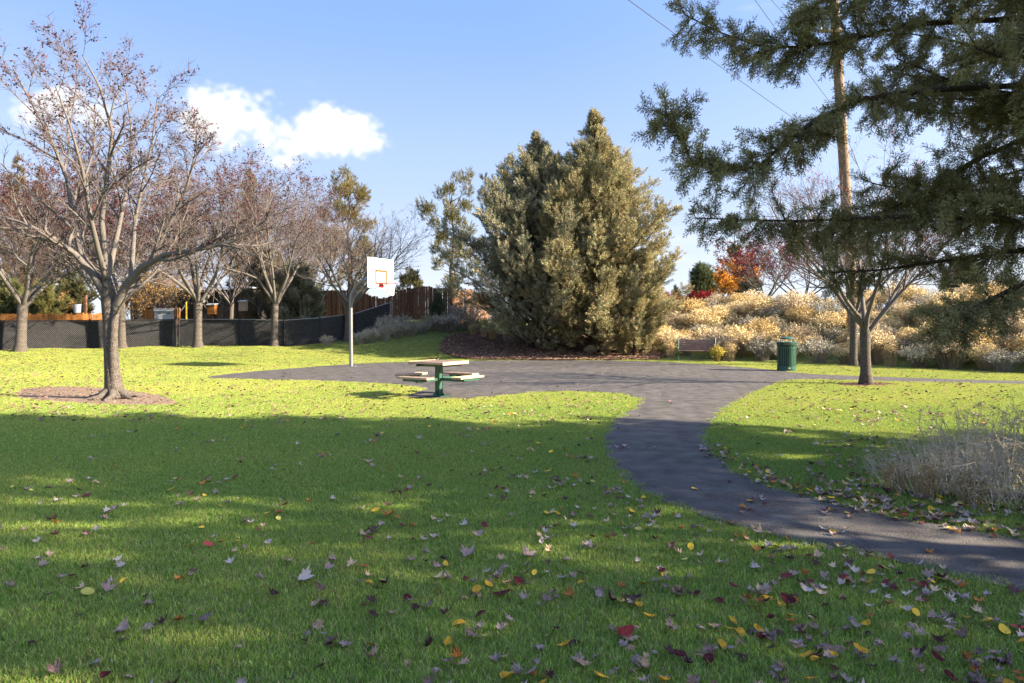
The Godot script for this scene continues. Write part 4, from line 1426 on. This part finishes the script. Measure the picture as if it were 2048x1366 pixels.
func make_shrubs() -> void:
	var cream := Color(0.68, 0.55, 0.33); var straw := Color(0.42, 0.34, 0.22); var silver := Color(0.42, 0.39, 0.31)
	var rab := []
	for k in 5:
		rab.append(shrub_mesh(150, 1.0, 0.78, 13, 0.062, straw * 0.9, [cream, Color(0.68, 0.58, 0.4), Color(0.56, 0.42, 0.19), Color(0.48, 0.39, 0.26), Color(0.7, 0.56, 0.3)][k], 0.006, 0.3))
	var sage := []
	for k in 3:
		sage.append(shrub_mesh(75, 0.95, 0.75, 8, 0.06, Color(0.3, 0.26, 0.21), [silver * 0.8, Color(0.36, 0.31, 0.2), silver * 1.1][k], 0.006, 0.2))
	var grass := []
	for k in 2:
		grass.append(shrub_mesh(120, 0.8, 0.3, 3, 0.05, Color(0.5, 0.38, 0.2), Color(0.5, 0.38, 0.2), 0.004, 0.2, 0.7, 0.1))
	# the field on the slope
	var spots := []
	var count := 0
	var tries := 0
	while count < 250 and tries < 9000:
		tries += 1
		var x := rng.randf_range(6.6, 25.0)
		var d := table(LAWN, x) + 0.5 + pow(rng.randf(), 1.2) * 14.0
		if (x < 8.6 and d < 31.5) or Vector2(x - 7.87, d - 29.1).length() < 1.7:
			continue
		var ok := true
		for s in spots:
			if Vector2(x - s.x, d - s.y).length() < 0.92:
				ok = false
				break
		if not ok:
			continue
		spots.append(Vector2(x, d))
		var p := Vector3(x, ground(x, -d), -d)
		var edge := d - table(LAWN, x)
		var k := rng.randf()
		var where := "on the middle of the slope past the court"
		if absf(x - 8.3) < 1.6 and edge < 4.0:
			where = "on the slope right behind the bench"
		elif absf(x - 11.0) < 1.4 and edge < 4.0:
			where = "on the slope behind the green litter bin"
		elif edge < 1.6:
			where = "at the foot of the slope along the lawn"
		elif edge > 9.0:
			where = "along the crest of the slope"
		if k < 0.6:
			var sz := rng.randf_range(0.7, 1.3) * (0.75 if edge < 1.2 else 1.0)
			var look := "large domed" if sz > 1.1 else ("small" if sz < 0.8 else "bushy")
			shrub("rabbitbrush", pick(rab), p, sz, "%s rabbitbrush with cream heads %s" % [look, where], "rabbitbrush on the slope")
		elif k < 0.82:
			shrub("sagebrush", pick(sage), p, rng.randf_range(0.7, 1.1), "grey twiggy brush %s" % where, "grey brush on the slope", "leaf_tips")
		else:
			shrub("dry_grass_clump", pick(grass), p, rng.randf_range(0.8, 1.3), "straw coloured dry grass clump %s" % where, "dry grass on the slope", "seed_heads")
		count += 1
	print("field shrubs ", count)
	# around the big junipers and along the fence
	for q in [[1215, 708, 0.5], [1245, 706, 0.55], [1268, 704, 0.5], [1180, 710, 0.4]]:
		shrub("rabbitbrush", pick(rab), gp(q[0], q[1]), q[2], "small pale rabbitbrush at the foot of the tallest juniper", "rabbitbrush under the juniper")
	for q in [[655, 692, 0.5], [722, 688, 0.6], [742, 684, 0.7], [768, 680, 0.85], [795, 676, 0.9], [822, 672, 0.75], [845, 668, 0.7], [805, 664, 0.9], [775, 668, 0.95], [862, 660, 0.9]]:
		shrub("sagebrush", pick(sage), gp(q[0], q[1]), q[2], "silvery sagebrush where the chain link fence climbs the bank", "sagebrush by the fence", "leaf_tips")
	for q in [[900, 664, 1.0], [925, 660, 1.1], [950, 664, 0.9], [905, 655, 1.2], [975, 666, 0.9], [940, 650, 1.2], [880, 662, 0.9]]:
		shrub("sagebrush", pick(sage), gp(q[0], q[1]), q[2], "bleached dry brush in front of the sunlit board fence corner", "dry brush by the fence corner", "leaf_tips")
	for q in [[945, 672, 0.8], [968, 675, 0.7], [985, 680, 0.8]]:
		shrub("dry_grass_clump", pick(grass), gp(q[0], q[1]), q[2], "golden dry grass clump between the bank lawn and the junipers", "dry grass by the junipers", "seed_heads")
	var yel := shrub_mesh(90, 0.62, 0.3, 9, 0.05, Color(0.35, 0.28, 0.1), Color(0.48, 0.38, 0.08), 0.005, 0.2)
	shrub("yellow_shrub", yel, gp(1434, 724), 1.0, "small yellow green shrub right beside the bench", "")
	# dry shrubs beside the path
	var near := []
	for k in 3:
		near.append(shrub_mesh(80, 0.66, 0.85, 4, 0.02, Color(0.62, 0.53, 0.38), Color(0.6, 0.48, 0.31), 0.003, 1.2, 0.6, 0.3, 0.3))
	var bed := [[1830, 985, 0.6], [1900, 985, 0.8], [1975, 998, 1.0], [2045, 1015, 0.9], [1905, 940, 0.75], [1975, 930, 1.1], [2060, 960, 1.1], [2130, 1010, 1.1], [1790, 955, 0.5], [2150, 930, 1.1]]
	for i in bed.size():
		var q = bed[i]
		shrub("dry_shrub", near[i % 3], gp(q[0], q[1]), q[2], "bleached dry shrub with thin arching stems beside the curved path", "dry shrubs beside the path", "seed_heads")
	for q in [[1790, 985, 0.35], [1850, 1000, 0.4], [1940, 1010, 0.4]]:
		shrub("dry_grass_clump", grass[0], gp(q[0], q[1]), q[2], "straw coloured grass tuft at the edge of the dry shrubs", "grass tufts by the dry shrubs", "seed_heads")

# ---------------------------------------------------------------- turf
func make_grass() -> void:
	var shapes := []
	for k in 3:
		var m := MB.new()
		for b in 340:
			var p := Vector3(rng.randf_range(-0.13, 0.13), 0, rng.randf_range(-0.13, 0.13))
			var h := rng.randf_range(0.017, 0.036)
			var l := Vector3(rng.randf_range(-1, 1), 0, rng.randf_range(-1, 1)) * h * 0.75
			var a := rng.randf() * TAU
			var w := Vector3(cos(a), 0, sin(a)) * rng.randf_range(0.0011, 0.0021)
			var mid := p + l * 0.35 + Vector3.UP * h * 0.62
			var tip := p + l + Vector3.UP * h
			var g := rng.randf()
			m.col = Color(0.185, 0.3, 0.055).lerp(Color(0.37, 0.41, 0.11), g * g) * rng.randf_range(0.5, 1.4)
			if rng.randf() < 0.17:
				m.col = Color(0.46, 0.39, 0.21) * rng.randf_range(0.6, 1.1)
			if (mid - p).cross(w).y > 0.0:
				w = -w
			m.quad(p - w, mid - w * 0.8, mid + w * 0.8, p + w)
			m.tri(mid - w * 0.8, tip, mid + w * 0.8)
			for i in range(m.n.size() - 7, m.n.size()):
				m.n[i] = (m.n[i] + Vector3.UP * 0.5).normalized()
		shapes.append(m.mesh())
	var xfs := [[], [], []]; var cols := [[], [], []]
	var patch := FastNoiseLite.new()
	patch.seed = 12; patch.frequency = 0.22; patch.fractal_octaves = 4
	var d := -1.0
	while d < 36.5:
		var step := 0.135 if d < 9.0 else (0.16 if d < 15.0 else 0.2)
		var half := 4.0 + maxf(d, 0.0) * 0.83
		var x := -half
		while x < half:
			var gx := x + rng.randf_range(-0.07, 0.07); var gd := d + rng.randf_range(-0.07, 0.07)
			x += step
			if gd > table(LAWN, gx) + patch.get_noise_2d(gx * 3.0, gd * 3.0) * 0.5 or bare(gx, -gd):
				continue
			var k := rng.randi() % 3
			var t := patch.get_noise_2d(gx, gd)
			var yl := clampf(0.18 + t * 0.6 + 0.3 * patch.get_noise_2d(gx * 5.0, gd * 5.0) + 0.65 * smoothstep(10.0, 16.0, gd), 0.0, 1.2)  # patchy tone; the paler, yellower sunlit look of far turf is tinted in
			var s := rng.randf_range(0.85, 1.2)
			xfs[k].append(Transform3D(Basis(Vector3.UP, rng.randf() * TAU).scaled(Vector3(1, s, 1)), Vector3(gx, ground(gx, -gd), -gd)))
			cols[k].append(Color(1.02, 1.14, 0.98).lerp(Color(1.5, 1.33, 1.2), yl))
		d += step
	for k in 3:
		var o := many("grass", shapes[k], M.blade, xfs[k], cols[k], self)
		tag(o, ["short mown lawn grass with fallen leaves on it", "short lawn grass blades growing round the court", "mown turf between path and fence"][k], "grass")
		print("turf ", xfs[k].size())

# ---------------------------------------------------------------- fallen leaves
func maple(curl: float, r: RandomNumberGenerator, fold: float) -> ArrayMesh:
	var half := [[0.0, -0.42], [0.26, -0.5], [0.24, -0.26], [0.74, -0.3], [0.56, -0.02], [1.0, 0.26], [0.6, 0.3], [0.64, 0.58], [0.28, 0.46], [0.0, 1.05]]
	var o := []
	for p in half:
		o.append(Vector2(p[0], p[1]))
	for i in range(half.size() - 2, 0, -1):
		o.append(Vector2(-half[i][0], half[i][1]))
	var m := MB.new()
	var lift := func(p: Vector2) -> Vector3:
		return Vector3(p.x, curl * p.length_squared() + fold * absf(p.x) + 0.12 * curl * sin(p.x * 7.0 + p.y * 4.0), -p.y)
	for i in o.size():
		var a: Vector2 = o[i] * r.randf_range(0.88, 1.08); var b: Vector2 = o[(i + 1) % o.size()]
		var c := Vector2(0, 0.02)
		var am := c.lerp(a, 0.5); var bm := c.lerp(b, 0.5)
		m.tri(lift.call(c), lift.call(am), lift.call(bm))
		m.quad(lift.call(am), lift.call(a), lift.call(b), lift.call(bm))
	m.tube(PackedVector3Array([lift.call(Vector2(0, -0.4)), lift.call(Vector2(0.05, -0.8)) * Vector3(1, 0.6, 1), Vector3(0.14, 0.1, 1.2)]), PackedFloat32Array([0.02, 0.016, 0.016]), 3)
	return m.mesh()

func oval(curl: float, fold: float) -> ArrayMesh:
	var m := MB.new()
	var n := 14
	var lift := func(p: Vector2) -> Vector3:
		return Vector3(p.x, curl * p.y * p.y + fold * absf(p.x), -p.y)
	for i in n:
		var a := TAU * i / n; var b := TAU * (i + 1) / n
		var pa := Vector2(sin(a) * 0.62 * (1.0 - 0.2 * cos(a)), cos(a)); var pb := Vector2(sin(b) * 0.62 * (1.0 - 0.2 * cos(b)), cos(b))
		m.tri(lift.call(Vector2.ZERO), lift.call(pa), lift.call(pb))
	m.tube(PackedVector3Array([lift.call(Vector2(0, -1.0)), Vector3(0.1, curl + 0.1, 1.5)]), PackedFloat32Array([0.025, 0.02]), 3)
	return m.mesh()

func make_leaves() -> void:
	var r := RandomNumberGenerator.new()
	r.seed = 31
	var maples := []; var ovals := []
	for k in 6:
		maples.append(maple([0.25, 0.45, -0.35, 0.7, 0.15, -0.6][k], r, [0.1, 0.3, 0.0, 0.5, 0.2, 0.1][k]))
	for k in 3:
		ovals.append(oval([0.25, 0.5, -0.3][k], [0.25, 0.5, 0.1][k]))
	# [colour, chance, rounded?, words]
	var kinds := [
		[Color(0.47, 0.38, 0.33), 30, false, "pale mauve maple leaf"], [Color(0.31, 0.22, 0.19), 22, false, "dusky purple maple leaf"],
		[Color(0.11, 0.06, 0.055), 15, false, "dark brown maple leaf"], [Color(0.13, 0.03, 0.035), 8, true, "dark maroon rounded leaf"],
		[Color(0.56, 0.4, 0.25), 13, false, "tan maple leaf"], [Color(0.5, 0.22, 0.06), 5, false, "orange brown maple leaf"],
		[Color(0.72, 0.45, 0.05), 9, true, "golden yellow rounded leaf"], [Color(0.55, 0.5, 0.12), 3, true, "greenish yellow rounded leaf"],
		[Color(0.4, 0.07, 0.06), 2, true, "red rounded leaf"]]
	var mats := []
	var total := 0
	for k in kinds:
		total += k[1]
		var m := leafy(0.35)
		m.vertex_color_use_as_albedo = false
		m.albedo_color = lin(k[0].r, k[0].g, k[0].b)
		m.albedo_texture = noise_tex(0.04, Color(0.55, 0.52, 0.52), Color(1, 1, 1), 128, 70 + mats.size())
		m.uv1_triplanar = true; m.uv1_world_triplanar = true
		m.uv1_scale = Vector3.ONE * 6.0
		mats.append(m)
	var white := leafy(0.35)
	var spots := []
	# strewn over the near lawn, thickest toward the path on the right
	var n := 0
	while n < 2400:
		var d := lerpf(2.6, 13.0, pow(r.randf(), 1.5))
		var x := r.randf_range(-1.0, 1.0) * (1.5 + d * 0.8)
		var w := 0.2 + 0.8 * smoothstep(-0.5, 0.75, x / (d * 0.75))
		if d > 7.0:
			w *= 0.5
		if r.randf() > w:
			continue
		if Geometry2D.is_point_in_polygon(Vector2(x, -d), asphalt_outline) and r.randf() > 0.08:
			continue
		spots.append(Vector2(x, -d))
		n += 1
		while r.randf() < 0.4:   # leaves gather in small drifts
			spots.append(Vector2(x + r.randf_range(-0.14, 0.14), -d + r.randf_range(-0.14, 0.14)))
			n += 1
	# drifted along the outer edge of the path and under the dry shrubs
	var edge := flat_poly([[1425, 905], [1445, 928], [1530, 974], [1700, 1020], [1880, 1057], [2048, 1085], [2300, 1120]])
	for k in 230:
		var i := r.randi() % (edge.size() - 1)
		var p := edge[i].lerp(edge[i + 1], r.randf())
		spots.append(p + Vector2(r.randf_range(-0.1, 0.3), r.randf_range(-0.45, 0.12)))
	for k in 260:
		var p := flat_poly([[r.randf_range(1640, 2100), r.randf_range(880, 1040)]])[0]
		spots.append(p)
	var cam := Vector2.ZERO
	spots.sort_custom(func(a: Vector2, b: Vector2) -> bool: return a.length_squared() < b.length_squared())
	var xf := []; var cols := []; var far_round := []; var far_round_cols := []
	var made := 0
	for p: Vector2 in spots:
		var roll := r.randi() % total
		var ki := 0
		while roll >= kinds[ki][1]:
			roll -= kinds[ki][1]
			ki += 1
		var kd = kinds[ki]
		var hard := Geometry2D.is_point_in_polygon(p, asphalt_outline)
		var s := r.randf_range(0.024, 0.05) if not kd[2] else r.randf_range(0.024, 0.038)
		if r.randf() < 0.05:
			s *= 1.5
		var tilt := 0.12 if hard else 0.45
		var b := Basis.from_euler(Vector3(r.randf_range(-tilt, tilt), r.randf() * TAU, r.randf_range(-tilt, tilt)))
		var y := 0.02 if hard else r.randf_range(0.022, 0.042)
		var on_screen := p.y < -2.9 and absf(p.x / p.y) < 0.76
		if made < 300 and on_screen:
			var e := MeshInstance3D.new()
			e.name = numbered("fallen_leaf")
			e.mesh = pick(ovals) if kd[2] else pick(maples)
			e.material_override = mats[ki]
			add_child(e)
			e.transform = Transform3D(b.scaled(Vector3.ONE * s), Vector3(p.x, y, p.y))
			tag(e, kd[3] + (" lying on the asphalt path" if hard else " lying on the near lawn"), "leaf", "%s fallen on the %s" % [kd[3].replace("leaf", "leaves"), "path" if hard else "lawn"])
			made += 1
		else:
			(far_round if kd[2] else xf).append(Transform3D(b.scaled(Vector3.ONE * s), Vector3(p.x, y, p.y)))
			(far_round_cols if kd[2] else cols).append(kd[0] * r.randf_range(0.8, 1.2))
	# small dark leaves over the far lawns and court
	for k in 10000:
		var d := r.randf_range(11.0, 33.0)
		var x := lerpf(-0.85, 0.8, pow(r.randf(), 1.5)) * d
		if d > table(LAWN, x):
			continue
		var hard := Geometry2D.is_point_in_polygon(Vector2(x, -d), asphalt_outline)
		if hard and r.randf() > 0.06:
			continue
		var b := Basis.from_euler(Vector3(r.randf_range(-0.5, 0.5), r.randf() * TAU, r.randf_range(-0.5, 0.5)))
		far_round.append(Transform3D(b.scaled(Vector3.ONE * r.randf_range(0.022, 0.042)), Vector3(x, ground(x, -d) + (0.02 if hard else 0.042), -d)))
		far_round_cols.append(Color(0.17, 0.1, 0.08) * r.randf_range(0.5, 1.6))
	for a in [cols, far_round_cols]:
		for i in a.size():
			a[i] = Color(a[i].r, a[i].g, a[i].b)
	var l1 := many("leaf_litter", maples[1], white, xf, cols, self)
	tag(l1, "scattered fallen maple leaves over the lawn and path edge", "leaves")
	var l2 := many("leaf_litter", ovals[0], white, far_round, far_round_cols, self)
	tag(l2, "small brown fallen leaves over the far lawn", "leaves")
